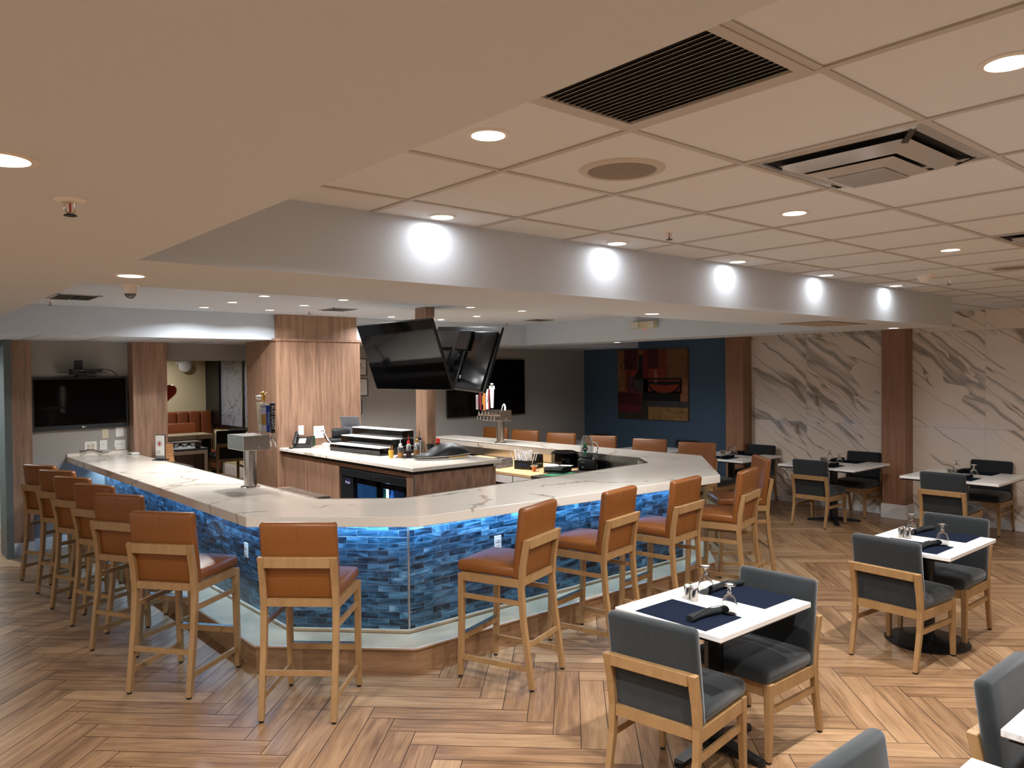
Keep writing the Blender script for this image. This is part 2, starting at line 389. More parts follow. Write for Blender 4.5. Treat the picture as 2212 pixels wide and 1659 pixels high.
# ceilings
b = B(); b.box(0.84, 10.93, -5, 3.08, ZH, ZH+.08); b.box(8.6, 10.93, 3.08, 9.1, ZH, ZH+.08)
struct('ceiling', b, 'tile_ceiling', 'beige square-tiled suspended ceiling over the dining area')
b = B(); b.box(0.83, 8.0, 3.97, 8.95, ZH, ZH+.08)
struct('ceiling_tray', b, 'soffit', 'smooth raised tray ceiling above the bar')
b = B()
for x0, x1, y0, y1 in ((-5, .84, -5, 10.45), (.84, 8.6, 3.08, 3.97), (8.0, 8.6, 3.97, 8.95), (.84, 8.6, 8.95, 10.45), (8.6, 10.93, 9.1, 10.45)):
    b.box(x0, x1, y0, y1, ZL, ZH+.08 if x0 < 8.5 else ZH-.002)
struct('ceiling_soffit', b, 'soffit', 'painted dropped soffit ring around the bar')
b = B()
for k in range(-9, 4):
    y = .95+.61*k
    if y < 3.05: b.box(.84, 10.93, y-.012, y+.012, ZH-.005, ZH+.001)
for k in range(0, 17):
    x = 1.22+.61*k
    if x < 10.9: b.box(x-.012, x+.012, -5, 3.08, ZH-.006, ZH+.001)
for k in range(0, 10): b.box(8.6, 10.93, 3.39+.61*k-.012, 3.39+.61*k+.012, ZH-.005, ZH+.001)
struct('ceiling_grid', b, 'tee', 'thin metal grid between the ceiling tiles')
b = B()
for k in range(16): b.box(.3+.61*k-.01, .3+.61*k+.01, 8.96, 10.45, ZL-.004, ZL+.001)
struct('ceiling_grid_low', b, 'tee')
# walls
b = B(); b.box(1.43, 3.11, 10.45, 10.6, 0, ZL); b.box(3.11, 4.49, 10.45, 10.6, 2.212, ZL); b.box(4.49, 10.93, 10.45, 10.6, 0, ZL)
b.box(-7, 0.3, 10.45, 10.6, 0, ZL)
struct('wall_back', b, 'grey_wall', 'warm grey back wall behind the bar')
b = B(); b.box(10.85, 11.0, 7.17, 10.45, 0, ZH); struct('wall_blue', b, 'blue_wall', 'slate blue accent wall')
b = B(); y0, y1 = -5.0, 7.17
b.quad([(10.93, y1, 0), (10.93, y0, 0), (10.93, y0, ZH), (10.93, y1, ZH)], [(5.93-y1, 0.02), (5.93-y0, 0.02), (5.93-y0, ZH+.02), (5.93-y1, ZH+.02)])
b.quad([(11.0, y0, 0), (11.0, y1, 0), (11.0, y1, ZH), (11.0, y0, ZH)], [(0, 0)]*4)
b.quad([(10.93, y1, 0), (10.93, y1, ZH), (11.0, y1, ZH), (11.0, y1, 0)], [(0, 0)]*4); b.quad([(10.93, y1, ZH), (10.93, y0, ZH), (11.0, y0, ZH), (11.0, y1, ZH)], [(0, 0)]*4)
struct('wall_right', b, 'marble', 'beige marble wall with diagonal grey and brown veins')
b = B(); b.box(-7, 11.0, -7.15, -7, 0, ZH); struct('wall_front', b, 'grey_wall')
b = B(); b.box(-5, 10.93, -7, -5, ZH-.02, ZH+.08); struct('ceiling_front', b, 'soffit')
# room seen through the opening, corridor at the far edge
b = B(); b.box(2.2, 6.15, 17.0, 17.15, 0, 2.62); struct('wall_dining_room', b, 'cream_wall', 'cream wall of the next room')
b = B(); b.box(6.0, 6.15, 10.6, 17.0, 0, 2.62); struct('wall_dining_side', b, 'cream_wall')
b = B(); b.box(2.05, 2.2, 10.6, 17.15, 0, 2.62); struct('wall_dining_end', b, 'cream_wall')
b = B(); b.box(2.05, 6.15, 10.6, 17.15, 2.62, 2.7); struct('ceiling_dining', b, 'soffit')
b = B(); b.box(-.6, 2.05, 12.3, 12.45, 0, 2.5); b.box(-.75, -.6, 10.6, 12.45, 0, 2.5); b.box(-.6, 2.05, 10.6, 12.45, 2.5, 2.56)
struct('wall_corridor', b, 'corridor')
b = B(); b.box(1.36, 1.43, 10.16, 10.6, 0, ZL); b.box(.3, 1.36, 10.40, 10.6, 2.36, ZL); struct('door_1', b, 'door_frame', 'dark grey door frame beside the wood pillar')
# pillars and columns (structure)
def base_board(name, runs, h=.14, t=.016, z0=0, label=None, mat='white_paint'):
    b = B()
    for (xa, ya), (xb, yb) in runs:          # outer line; t measured to its right-hand side is the room
        d = Vector((xb-xa, yb-ya, 0)).normalized(); nn = Vector((d.y, -d.x, 0))
        for za, zb, tt in ((0, h*.78, t), (h*.78, h*.92, t*.75), (h*.92, h, t*.4)):
            p = [Vector((xa, ya, 0)), Vector((xb, yb, 0)), Vector((xb, yb, 0))+nn*tt, Vector((xa, ya, 0))+nn*tt]
            b.hexa([q+Vector((0, 0, z0+za)) for q in p]+[q+Vector((0, 0, z0+zb)) for q in p])
    return struct(name, b, mat, label)
def pillar(name, x0, x1, y0, y1, z0, z1, mat, label):
    return struct(name, B().box(x0, x1, y0, y1, z0, z1).bevel(.003, 1), mat, label)
pillar('column_1', 1.445, 1.645, 10.30, 10.45, 0, ZL, 'veneer', 'narrow wood-clad pillar beside the door frame')
pillar('column_2', 2.70, 3.10, 10.22, 10.45, 0, ZL, 'veneer', 'wood-clad pillar beside the wall television')
pillar('column_3', 10.69, 10.93, 4.41, 4.72, 0, ZH, 'veneer_dark', 'walnut-clad column on the marble wall with white base')
pillar('column_4', 10.69, 10.93, 6.86, 7.18, 0, ZH, 'veneer_dark', 'walnut-clad column between blue and marble walls')
b = B().box(3.93, 5.06, 8.86, 9.75, 0, 2.425); b.box(3.915, 5.075, 8.845, 9.75, 2.420, 2.45); b.box(3.955, 5.035, 8.89, 9.75, 2.45, ZH)
struct('column_5', b, 'veneer', 'wide oak-clad column with a cap moulding behind the service counter')
pillar('column_6', 4.86, 4.977, 7.07, 7.285, 1.14, ZH, 'veneer', 'slim oak-clad post rising from the service counter to the ceiling')
base_board('baseboard_column', [((10.69, 4.72), (10.69, 4.41)), ((10.69, 4.41), (10.93, 4.41)), ((10.93, 4.72), (10.69, 4.72))][::-1], .19, .018)
base_board('baseboard_left', [((1.445, 10.30), (1.645, 10.30)), ((1.645, 10.30), (1.645, 10.45)), ((1.645, 10.45), (2.35, 10.45)), ((1.445, 10.45), (1.445, 10.30))], .14, .016)
base_board('baseboard_back', [((4.49, 10.45), (10.85, 10.45)), ((10.85, 10.45), (10.85, 7.18))], .12, .014)
base_board('baseboard_dining', [((2.2, 17.0), (6.0, 17.0)), ((6.0, 17.0), (6.0, 10.6))], .2, .02)
base_board('baseboard_marble', [((10.93, 4.41), (10.93, -5)), ((10.93, 6.86), (10.93, 4.72))], .10, .01, label='low marble skirting along the marble wall', mat='table_top')

# ================================================================== THE BAR
OUT = [(2.010, 10.446), (2.010, 5.035), (2.842, 4.245), (5.955, 4.06), (7.205, 5.15), (7.10, 9.60)]
INN = [(6.53, 9.60), (6.54, 5.50), (6.24, 5.13), (3.19, 4.97), (2.712, 5.38), (2.715, 10.215), (2.69, 10.215), (2.69, 10.446)]
DIE = [(2.42, 10.446), (2.42, 5.275), (3.02, 4.645), (6.20, 4.66), (6.80, 5.19), (6.76, 9.35)]
LED = [(2.10, 10.30), (2.10, 5.150), (2.883, 4.355), (6.345, 4.385), (7.02, 4.99), (6.98, 9.45)]
def inset(P, Q, t):   # between outline P and Q
    return [(p[0]+(q[0]-p[0])*t, p[1]+(q[1]-p[1])*t) for p, q in zip(P, Q)]
root = thing('bar_counter', 'large U-shaped bar counter with veined white top and blue glass tile front', 'bar counter', (2.4, 5.3, 0))
rl = lambda P: [(x-2.4, y-5.3) for x, y in P]
b = B().prism(rl(OUT+INN), 1.002, 1.07); b.bevel(.003, 1); obj('worktop', b, 'quartz', root)
b = B().box(2.015-2.4, 2.70-2.4, 10.43-5.3, 10.449-5.3, 1.07, 1.10); obj('backsplash', b, 'quartz', root)
# tile faces, one mesh with metric UV
b = B(); u = 0
for (xa, ya), (xb, yb) in zip(rl(DIE), rl(DIE)[1:]):
    L_ = math.hypot(xb-xa, yb-ya); b.quad([(xa, ya, .17), (xb, yb, .17), (xb, yb, 1.002), (xa, ya, 1.002)], [(u, .17-.17), (u+L_, 0), (u+L_, .832), (u, .832)]); u += L_+.03
obj('tile_front', b, 'tile', root, recalc=False)
def offs(P, d):        # offset an open polyline to its left by d
    out = []
    for i, p in enumerate(P):
        ds = []
        if i: ds.append(Vector((p[0]-P[i-1][0], p[1]-P[i-1][1])).normalized())
        if i < len(P)-1: ds.append(Vector((P[i+1][0]-p[0], P[i+1][1]-p[1])).normalized())
        nn = [Vector((-v.y, v.x)) for v in ds]; n_ = sum(nn, Vector((0, 0))); n_.normalize(); k = d/max(.3, n_.dot(nn[0]))
        out.append((p[0]+n_.x*k, p[1]+n_.y*k))
    return out
DIN = offs(DIE, .15)
b = B().prism(rl(offs(DIE, .004)+DIN[::-1]), 0, .9995); obj('body', b, 'dark_brown', root)
for p in rl(DIE)[1:5]: obj('corner_trim', B().box(p[0]-.006, p[0]+.006, p[1]-.006, p[1]+.006, .18, 1.0), 'corner_trim', root)
b = B().prism(rl(offs(LED, .012)+offs(DIE, .003)[::-1]), 0, .150); obj('foot_plinth', b, 'ledge_wood', root)
b = B().prism(rl(LED+DIE[::-1]), .150, .170); b.bevel(.006, 2); obj('foot_ledge', b, 'ledge_top', root)
b = B().prism(rl(offs(DIE, -.025)+DIE[::-1]), .170, .198); b.bevel(.008, 2); obj('base_moulding', b, 'ledge_top', root)
b = B()
Q = rl(LED)
for (xa, ya), (xb, yb) in list(zip(Q, Q[1:])): b.tube([(xa, ya, .158), (xb, yb, .158)], .010, 8)
obj('ledge_nosing', b, 'ledge_wood', root, True)
b = B().prism(rl(INN[:5][::-1]+offs(INN[:5][::-1], .012)[::-1]) if 0 else rl([(x, y) for x, y in INN])+rl(offs(INN, .014))[::-1], .985, 1.073)
obj('steel_lip', b, 'steel', root)
for i, (sx, sy, ang, lab) in enumerate(((2.42, 6.10, -90, 'white duplex outlet on the bar front between stools, facing the door'), (3.80, 4.648, 0, 'white duplex outlet on the bar front behind the stool nearest the chamfered corner'))):
    pass
# underbar speed rail, drain shelf (dark tray seen along the inner edge)
t = thing('drain_trough', 'dark drain trough running along the inner edge of the bar', 'drain trough', (2.80, 7.8, 0))
b = B().box(0, .16, -2.3, 1.45, .90, .93); b.box(.15, .165, -2.3, 1.45, .93, .985); obj('trough_body', b, 'dark_brown', t)
# blue light under the overhang
def led_strip(a, c, label):
    a, c = Vector(a), Vector(c); d = (c-a); L_ = d.length; ang = math.atan2(d.y, d.x); mid = (a+c)/2
    t = thing('led_strip', label, 'light strip', (mid.x, mid.y, 1.0), ang, 'blue light strips under the bar top')
    obj('strip_channel', B().box(-L_/2, L_/2, -.008, .008, -.006, 0.002), 'corner_trim', t)
    obj('diffuser', B().box(-L_/2, L_/2, -.005, .005, -.009, -.006), 'led', t)
    ld = bpy.data.lights.new('led_light', 'AREA'); ld.shape = 'RECTANGLE'; ld.size = L_; ld.size_y = .012; ld.energy = P_LED*L_; ld.color = LED_COL
    lo = bpy.data.objects.new('led_light', ld); COL.objects.link(lo); lo.parent = t; lo.location = (0, 0, -.011); lo.rotation_euler = (rad(24), 0, 0); ld.spread = rad(150)
D2 = offs(DIE, -.05)
for (a, c), lab in zip(list(zip(D2, D2[1:]))[:5], ('blue light strip under the long bar side near the door frame', 'blue light strip under the short chamfered bar corner', 'blue light strip under the bar side with the electrical outlet', 'blue light strip under the pointed bar end near the walnut columns', 'blue light strip under the bar side facing the blue wall')):
    led_strip((a[0], a[1], 0), (c[0], c[1], 0), lab)

# ------------------------------------------------------------------ service island inside the bar
ZI = 1.14
t = thing('service_island', 'oak-clad service island inside the bar with veined white top', 'service counter', (3.98, 6.02, 0))
def fz(x0, x1, y0, y1, z0, z1, b=None): return (b or B()).box(x0-3.98, x1-3.98, y0-6.02, y1-6.02, z0, z1)
b = B()                     # cladding with an opening for the cooler
fz(4.00, 4.03, 7.47, 8.85, 0, 1.07, b); fz(4.00, 4.03, 6.04, 6.17, 0, 1.07, b); fz(4.00, 4.03, 6.17, 7.47, 1.035, 1.07, b)
fz(4.03, 4.98, 6.04, 6.07, 0, 1.07, b); fz(4.95, 4.98, 6.07, 8.85, 0, 1.07, b); fz(4.03, 4.05, 7.47, 8.85, 0, 1.07, b)
obj('cladding', b, 'veneer', t)
obj('plinth_band', fz(4.015, 4.965, 6.055, 8.85, 1.07, ZI-.035), 'dark_brown', t)
obj('corner_strip', fz(3.992, 4.004, 6.032, 6.044, 0, 1.07), 'corner_trim', t)
obj('island_top', fz(3.954, 5.02, 5.985, 8.855, ZI-.035, ZI).bevel(.003, 1), 'quartz', t)
# back-bar cooler
t = thing('bar_cooler', 'black two-door glass bottle cooler built into the oak island', 'cooler', (4.0, 6.81, 0))
b = B(); b.box(.05, .55, -.63, .63, .1, .12); b.box(.54, .56, -.63, .63, .1, 1.0); b.box(.05, .55, -.64, -.62, .1, 1.0); b.box(.05, .55, .62, .64, .1, 1.0); b.box(.05, .55, -.63, .63, .98, 1.0)
b.box(.05, .55, .36, .38, .1, 1.0); obj('cabinet_body', b, 'cooler_blue', t)
obj('header', B().box(0.0, .06, -.63, .64, .945, 1.022).bevel(.002, 1), 'bezel', t)
obj('side_panel', B().box(.012, .06, .385, .64, .1, .945), 'bezel', t)
for yc in (-.375, .125):
    b = B(); w2 = .25
    for (ya, yb, za, zb) in ((yc-w2, yc-w2+.04, .12, .94), (yc+w2-.04, yc+w2, .12, .94), (yc-w2, yc+w2, .885, .94), (yc-w2, yc+w2, .12, .17)): b.box(0.01, .035, ya, yb, za, zb)
    d = obj('cooler_door', b, 'black_gloss', t)
    obj('door_pane', B().box(.02, .026, yc-w2+.04, yc+w2-.04, .17, .885), 'glass', d)
for yy in (-.03, -.115): obj('lock', B().cyl(.010, -.006, 0, (0.0, yy, .985), 12, axis='x'), 'chrome', t)
obj('tube_light', B().box(.12, .14, -.60, -.585, .2, .93), 'cool_glow', t); obj('tube_light', B().box(.12, .14, -.105, -.09, .2, .93), 'cool_glow', t)
obj('shelf', B().box(.08, .5, -.61, .34, .60, .61), 'wire', t)
bd = obj('badge', B().lathe([(0, -.004), (.050, -.004), (.052, 0), (0, 0)], 32, (.010, .49, .879), 'x'), 'navy', t); bd.data.transform(Matrix.Translation((0, 0, .879)) @ Matrix.Diagonal((1, 1, .62, 1)) @ Matrix.Translation((0, 0, -.879)))
text('badge_lettering', 'Artex', .042, 'whiteink', t, (.0045, .49, .879), (rad(90), 0, rad(-90)))
def bottle(label, x, y, z, mat, cat='bottle', hgt=.23, r=.033, group=None, name='bottle', capm='white_plastic'):
    t = thing(name, label, cat, (x, y, z), 0, group)
    obj('bottle_body', B().lathe([(0, 0), (r, 0), (r, hgt*.6), (r*.42, hgt*.78), (r*.4, hgt*.95), (0, hgt*.95)], 16), mat, t, True)
    obj('bottle_cap', B().cyl(r*.46, hgt*.94, hgt), capm, t); return t
for k, (yy, mm_, dd) in enumerate(((6.27, 'bottle_blue', .22), (6.36, 'bottle_green', .27), (6.46, 'bottle_blue', .22), (6.80, 'bottle_blue', .24), (6.90, 'bottle_green', .22), (6.53, 'bottle_green', .3))):
    bottle('chilled bottle inside the island cooler', 4.0+dd, yy, .61, mm_, group='bottles inside the cooler')
# ================================================================== SEATING
def rounded(x0, x1, y0, y1, z0, z1, r, seg=3, puff=0.0):
    b = B().box(x0, x1, y0, y1, z0, z1); b.bevel(r, seg); return b
def cushion(x0, x1, y0, y1, z0, z1, r, crown=.012, lean=0.0):
    b = B().box(x0, x1, y0, y1, z0, z1)
    bmesh.ops.subdivide_edges(b.b, edges=b.b.edges[:], cuts=5, use_grid_fill=True)
    cx, cy = (x0+x1)/2, (y0+y1)/2
    for v in b.b.verts:
        a, c, d = (v.co.x-cx)/((x1-x0)/2), (v.co.y-cy)/((y1-y0)/2), (v.co.z-(z0+z1)/2)/((z1-z0)/2)
        # round the corners
        m_ = [abs(a), abs(c), abs(d)]
        if d > .99: v.co.z += crown*(1-a*a)*(1-c*c)
    b.bevel(r, 3); return b
def soft_box(x0, x1, y0, y1, z0, z1, r, crown_z=0, crown_y=0):
    """box with rounded edges and a slight crown on its top (z) or rear/front (y)"""
    b = B().box(x0, x1, y0, y1, z0, z1); b.bevel(r, 3)
    big = [f for f in b.b.faces if f.calc_area() > .25*max(g.calc_area() for g in b.b.faces)]
    bmesh.ops.subdivide_edges(b.b, edges=list({e for f in big for e in f.edges}), cuts=4, use_grid_fill=True)
    cx, cy, cz = (x0+x1)/2, (y0+y1)/2, (z0+z1)/2
    for v in b.b.verts:
        a, c, d = (v.co.x-cx)/((x1-x0)/2), (v.co.y-cy)/((y1-y0)/2), (v.co.z-cz)/((z1-z0)/2)
        if crown_z and d > .98: v.co.z += crown_z*(1-a*a)*(1-c*c)
        if crown_y and c > .98: v.co.y += crown_y*(1-a*a)*(1-d*d)
        if crown_y and c < -.98: v.co.y -= .3*crown_y*(1-a*a)*(1-d*d)
    return b
def taper_leg(pts, w0, d0, w1, d1):
    """square leg through pts [(x,y,z)], tapering width (x) and depth (y) from first to last"""
    rings = []
    for i, (x, y, z) in enumerate(pts):
        k = i/(len(pts)-1); w, d = w0+(w1-w0)*k, d0+(d1-d0)*k
        rings.append([(x-w/2, y-d/2, z), (x+w/2, y-d/2, z), (x+w/2, y+d/2, z), (x-w/2, y+d/2, z)])
    b = B().loft(rings); b.bevel(.003, 1); return b
def make_stool(fab='leather'):
    t = thing('bar_stool', '', 'bar stool', (0, 0, 0))
    for s in (-1, 1):
        # rear leg: foot, knee, top of back frame
        l = obj('rear_leg', taper_leg([(s*.213, -.272, .012), (s*.213, -.215, .42), (s*.213, -.200, .63), (s*.213, -.212, .78), (s*.213, -.245, .952)], .034, .036, .040, .036), 'stool_wood', t)
        obj('foot_glide', B().cyl(.014, 0, .013, (s*.213, -.272), 12), 'rubber', l)
        l = obj('front_leg', taper_leg([(s*.222, .262, .012), (s*.222, .250, .35), (s*.222, .245, .69)], .034, .034, .040, .040), 'stool_wood', t)
        obj('foot_glide', B().cyl(.014, 0, .013, (s*.222, .262), 12), 'rubber', l)
        obj('side_rail', B().bar((s*.220, -.19, .672), (s*.224, .235, .672), .026, .052), 'stool_wood', t)
        obj('side_stretcher', B().bar((s*.219, -.205, .545), (s*.222, .24, .545), .018, .030), 'stool_wood', t)
        obj('lower_stretcher', B().bar((s*.215, -.255, .135), (s*.221, .258, .135), .018, .032), 'stool_wood', t)
    obj('front_rail', B().box(-.205, .205, .232, .258, .646, .698), 'stool_wood', t)
    obj('seat_rail', B().box(-.195, .195, -.215, -.190, .655, .700), 'stool_wood', t)
    obj('top_rail', B().bar((-.195, -.243, .920), (.195, -.243, .920), .034, .062).bevel(.003, 1), 'stool_wood', t)
    obj('back_stretcher', B().box(-.198, .198, -.248, -.230, .262, .292), 'stool_wood', t)
    f = obj('foot_rest', B().box(-.205, .205, .236, .266, .245, .285), 'stool_wood', t)
    obj('scuff_plate', B().box(-.203, .203, .232, .268, .284, .288), 'steel', f)
    b = soft_box(-.228, .228, -.175, .285, .700, .774, .026, crown_z=.022); obj('seat', b, fab, t, True)
    b = soft_box(-.228, .228, -.030, .030, -.012, .447, .022, crown_y=.008)
    b.xf(Matrix.Translation((0, -.163, .706)) @ Matrix.Rotation(rad(7.0), 4, 'X')); bk = obj('backrest', b, fab, t, True)
    obj('seam', B().box(-.0009, .0009, -.0322, -.028, .02, .43).xf(Matrix.Translation((0, -.163, .706)) @ Matrix.Rotation(rad(7.0), 4, 'X')), fab, bk)
    return t
stool0 = make_stool()
STOOLS = [  # x, y, facing, label
 (1.662, 8.930, 25.0, 'tan leather bar stool closest to the door frame and white baseboard'),
 (1.690, 8.285, 26.0, 'tan leather bar stool, second along the row that starts at the door frame'),
 (1.689, 7.622, 23.0, 'tan leather bar stool, third along the row that starts at the door frame'),
 (1.713, 6.966, 22.5, 'tan leather bar stool, fourth along the row that starts at the door frame'),
 (1.704, 6.274, 29.0, 'tan leather bar stool, fifth along the row that starts at the door frame'),
 (1.694, 5.295, 37.0, 'tan leather bar stool, last in the row from the door, beside the chamfered corner'),
 (2.148, 4.388, 45.9, 'tan leather bar stool seen square from behind at the chamfered bar corner'),
 (3.370, 3.940, 109.0, 'tan leather bar stool pulled out in front of the bar outlet'),
 (4.263, 4.009, 102.0, 'tan leather bar stool, second from the outlet, behind the set dining table'),
 (5.070, 4.010, 99.0, 'tan leather bar stool, third from the outlet toward the pointed bar end'),
 (5.900, 3.985, 105.0, 'tan leather bar stool at the tip of the foot ledge, next to the turned one'),
 (6.763, 4.382, 139.0, 'tan leather bar stool turned sideways off the pointed bar end'),
 (7.650, 9.440, 198.0, 'tan leather bar stool across the bar partly behind the rear beer tower'),
 (7.550, 8.630, 198.0, 'tan leather bar stool across the bar, first clear of the rear beer tower'),
 (7.530, 7.840, 198.0, 'tan leather bar stool across the bar below the corner of grey and blue walls'),
 (7.560, 7.100, 199.0, 'tan leather bar stool across the bar directly behind the clear blender jar'),
 (7.580, 6.280, 199.0, 'tan leather bar stool across the bar below the abstract painting'),
 (7.575, 5.550, 200.0, 'tan leather bar stool across the bar closest to the pointed end')]
for i, (x, y, a, lab) in enumerate(STOOLS):
    g = 'tan leather bar stools around the bar'
    if i == 0: stool0.location = (x, y, 0); stool0.rotation_euler = (0, 0, rad(a-90)); stool0['label'] = lab; stool0['group'] = g
    else: dup(stool0, (x, y, 0), rad(a-90), lab, g)

tg = make_stool('fabric'); tg.location = (4.68, 12.42, 0); tg.rotation_euler = (0, 0, rad(-6)); tg['label'] = 'charcoal upholstered bar stool with wooden frame seen through the opening, beside the near beer tower'
def make_chair():
    t = thing('dining_chair', '', 'chair', (0, 0, 0))
    for s in (-1, 1):
        l = obj('rear_leg', taper_leg([(s*.222, -.270, .010), (s*.224, -.215, .26), (s*.225, -.205, .40), (s*.225, -.215, .50), (s*.225, -.248, .655)], .030, .034, .042, .040), 'stool_wood', t)
        obj('foot_glide', B().cyl(.014, 0, .011, (s*.222, -.270), 12), 'rubber', l)
        l = obj('front_leg', taper_leg([(s*.226, .258, .010), (s*.224, .248, .22), (s*.223, .245, .405)], .030, .030, .042, .042), 'stool_wood', t)
        obj('foot_glide', B().cyl(.014, 0, .011, (s*.226, .258), 12), 'rubber', l)
        obj('side_rail', B().bar((s*.226, -.19, .366), (s*.226, .235, .366), .026, .062), 'stool_wood', t)
        obj('side_stretcher', B().bar((s*.224, -.21, .258), (s*.223, .24, .258), .018, .034), 'stool_wood', t)
    obj('front_rail', B().box(-.205, .205, .232, .258, .335, .397), 'stool_wood', t)
    obj('seat_rail', B().box(-.205, .205, -.218, -.192, .345, .397), 'stool_wood', t)
    obj('top_rail', B().bar((-.205, -.246, .628), (.205, -.246, .628), .036, .056).bevel(.003, 1), 'stool_wood', t)
    b = soft_box(-.236, .236, -.175, .285, .398, .487, .032, crown_z=.022); obj('seat', b, 'fabric', t, True)
    b = soft_box(-.236, .236, -.032, .032, -.022, .452, .026, crown_y=.008)
    b.xf(Matrix.Translation((0, -.165, .406)) @ Matrix.Rotation(rad(7.5), 4, 'X')); bk = obj('backrest', b, 'fabric', t, True)
    obj('seam', B().box(-.0009, .0009, -.0342, -.030, .02, .43).xf(Matrix.Translation((0, -.165, .406)) @ Matrix.Rotation(rad(7.5), 4, 'X')), 'fabric', bk)
    return t
ch0 = make_chair()
CH = [
 (3.050, 2.340, 8, 'charcoal suede chair showing its wooden back frame at the set table beside the bar stools'),
 (3.800, 2.365, 180, 'charcoal suede chair facing the camera across the set table beside the bar stools'),
 (5.597, 2.335, -4, 'charcoal suede chair with its back turned at the table on a round black base'),
 (6.370, 2.340, 180, 'charcoal suede chair facing the one with its back turned at the round-based table'),
 (9.610, 5.055, 0, 'charcoal suede chair with its back turned at the table between the walnut columns'),
 (10.64, 5.040, 180, 'charcoal suede chair against the marble wall beside the walnut column with white base'),
 (9.430, 3.405, 0, 'charcoal suede chair with its back turned at the table past the white-based walnut column'),
 (10.64, 3.440, 180, 'charcoal suede chair against the marble wall past the white-based walnut column'),
 (9.300, 6.500, 0, 'charcoal suede chair half hidden behind the turned bar stool'),
 (10.60, 6.620, 180, 'charcoal suede chair against the marble wall at the edge of the blue wall column'),
 (10.56, 8.000, 180, 'charcoal suede chair against the blue wall beneath the edge of the painting nearest the column'),
 (10.56, 9.930, 180, 'charcoal suede chair against the blue wall in the corner with the grey wall'),
 (3.385, 0.815, 270, 'charcoal suede chair cut off by the frame edge beside a thick white table corner'),
 (2.270, 0.900, 270, 'charcoal suede chair of which only the top of the back shows at the frame bottom')]
for i, (x, y, a, lab) in enumerate(CH):
    g = 'charcoal suede dining chairs'
    if i == 0: ch0.location = (x, y, 0); ch0.rotation_euler = (0, 0, rad(a-90)); ch0['label'] = lab; ch0['group'] = g
    else: dup(ch0, (x, y, 0), rad(a-90), lab, g)

# ================================================================== TABLES
def table(label, x, y, sx, sy, base, rot=0, arms=(.30, .27)):
    t = thing('dining_table', label, 'table', (x, y, 0), rot, 'white marble-topped dining tables')
    b = B().box(-sx/2, sx/2, -sy/2, sy/2, .732, .760); b.bevel(.003, 1); obj('table_top', b, 'table_top', t)
    obj('under_board', B().box(-sx/2+.02, sx/2-.02, -sy/2+.02, sy/2-.02, .716, .732), 'black', t)
    if base == 'disc':
        obj('base', B().lathe([(0, 0), (.275, 0), (.285, .012), (.27, .022), (.10, .040), (.055, .060), (0, .060)], 40, (.09, .02, 0)), 'black', t, True)
        obj('pole', B().cyl(.052, .05, .70, (.09, .02)), 'black', t, True); obj('bracket', B().box(-.12, .30, -.03, .07, .700, .716), 'black', t)
    else:
        brot = rad(0 if base == 'cross' else 33)
        b = B()
        for k, L_ in ((0, arms[0]), (1, arms[1]), (2, arms[0]), (3, arms[1])):
            a = k*pi/2+brot; d = Vector((cos(a), sin(a), 0)); p = Vector((-d.y, d.x, 0))
            A = [d*.03-p*.040, d*.03+p*.040]; E_ = [d*L_-p*.028, d*L_+p*.028]; z = Vector((0, 0, 1))
            b.hexa([A[0]+z*.015, E_[0]+z*.006, E_[1]+z*.006, A[1]+z*.015, A[0]+z*.062, E_[0]+z*.026, E_[1]+z*.026, A[1]+z*.062])
            b.cyl(.030, 0.0, .024, (d.x*L_, d.y*L_), 16)
        obj('base', b, 'black', t); obj('pole', B().cyl(.050, .02, .70, (0, 0), 6), 'black', t)
        obj('bracket', B().box(-.2, .2, -.03, .03, .700, .716), 'black', t)
    return t
T1 = table('white marble table laid for two in front of the bar stools', 3.495, 2.430, .83, .655, 'cross')
T2 = table('white marble table on a round black pedestal base', 5.920, 2.310, .855, .655, 'disc')
T3 = table('square white marble table between the two walnut columns', 9.960, 5.030, 1.02, 1.03, 'cross2', 0, (.36, .30))
T4 = table('square white marble table by the marble wall beyond the round-based table', 9.860, 3.410, 1.02, 1.03, 'cross2', 0, (.36, .30))
T5 = table('white marble table half hidden behind the turned bar stool', 9.860, 6.53, 1.02, 1.03, 'cross2', 0, (.36, .30))
T6 = table('white marble table by the blue wall behind the stool nearest the pointed bar end', 9.800, 8.00, 1.0, 1.0, 'cross2', 0, (.36, .30))
T7 = table('white marble table by the blue wall close to the grey wall corner', 9.800, 9.86, 1.0, .9, 'cross2', 0, (.36, .30))
T8 = table('white marble table corner cut off by the frame edge', 3.330, .506, .655, .84, 'cross')
T9 = table('white marble table tip at the frame bottom beside the cut-off corner', 2.385, .500, .655, .84, 'cross')

# ------------------------------------------------------------------ table settings
def glass_proto():
    t = thing('water_goblet', '', 'glass')
    outer = [(.0375, 0), (.041, .03), (.040, .055), (.030, .085), (.012, .108), (.0075, .118), (.010, .126), (.0065, .136), (.012, .142), (.034, .147), (.035, .150)]
    inner = [(0, .150), ] 
    prof = [(.0355, 0.0005), (.0390, .03), (.0380, .055), (.0280, .084), (.009, .105), (0, .107)]
    b = B().lathe(list(reversed([(r, z) for r, z in outer])) if 0 else [(0, .150)]+[(r, z) for r, z in reversed(outer)]+prof, 28)
    obj('goblet_body', b, 'glass', t, True); return t
def shaker_proto():
    t = thing('shaker', '', 'shaker')
    obj('shaker_body', B().lathe([(0, 0), (.0195, 0), (.0205, .004), (.0205, .058), (0, .058)], 20), 'steel', t, True)
    obj('shaker_lid', B().lathe([(0, .058), (.0212, .058), (.0212, .070), (.016, .078), (.007, .081), (0, .083)], 20), 'chrome', t, True); return t
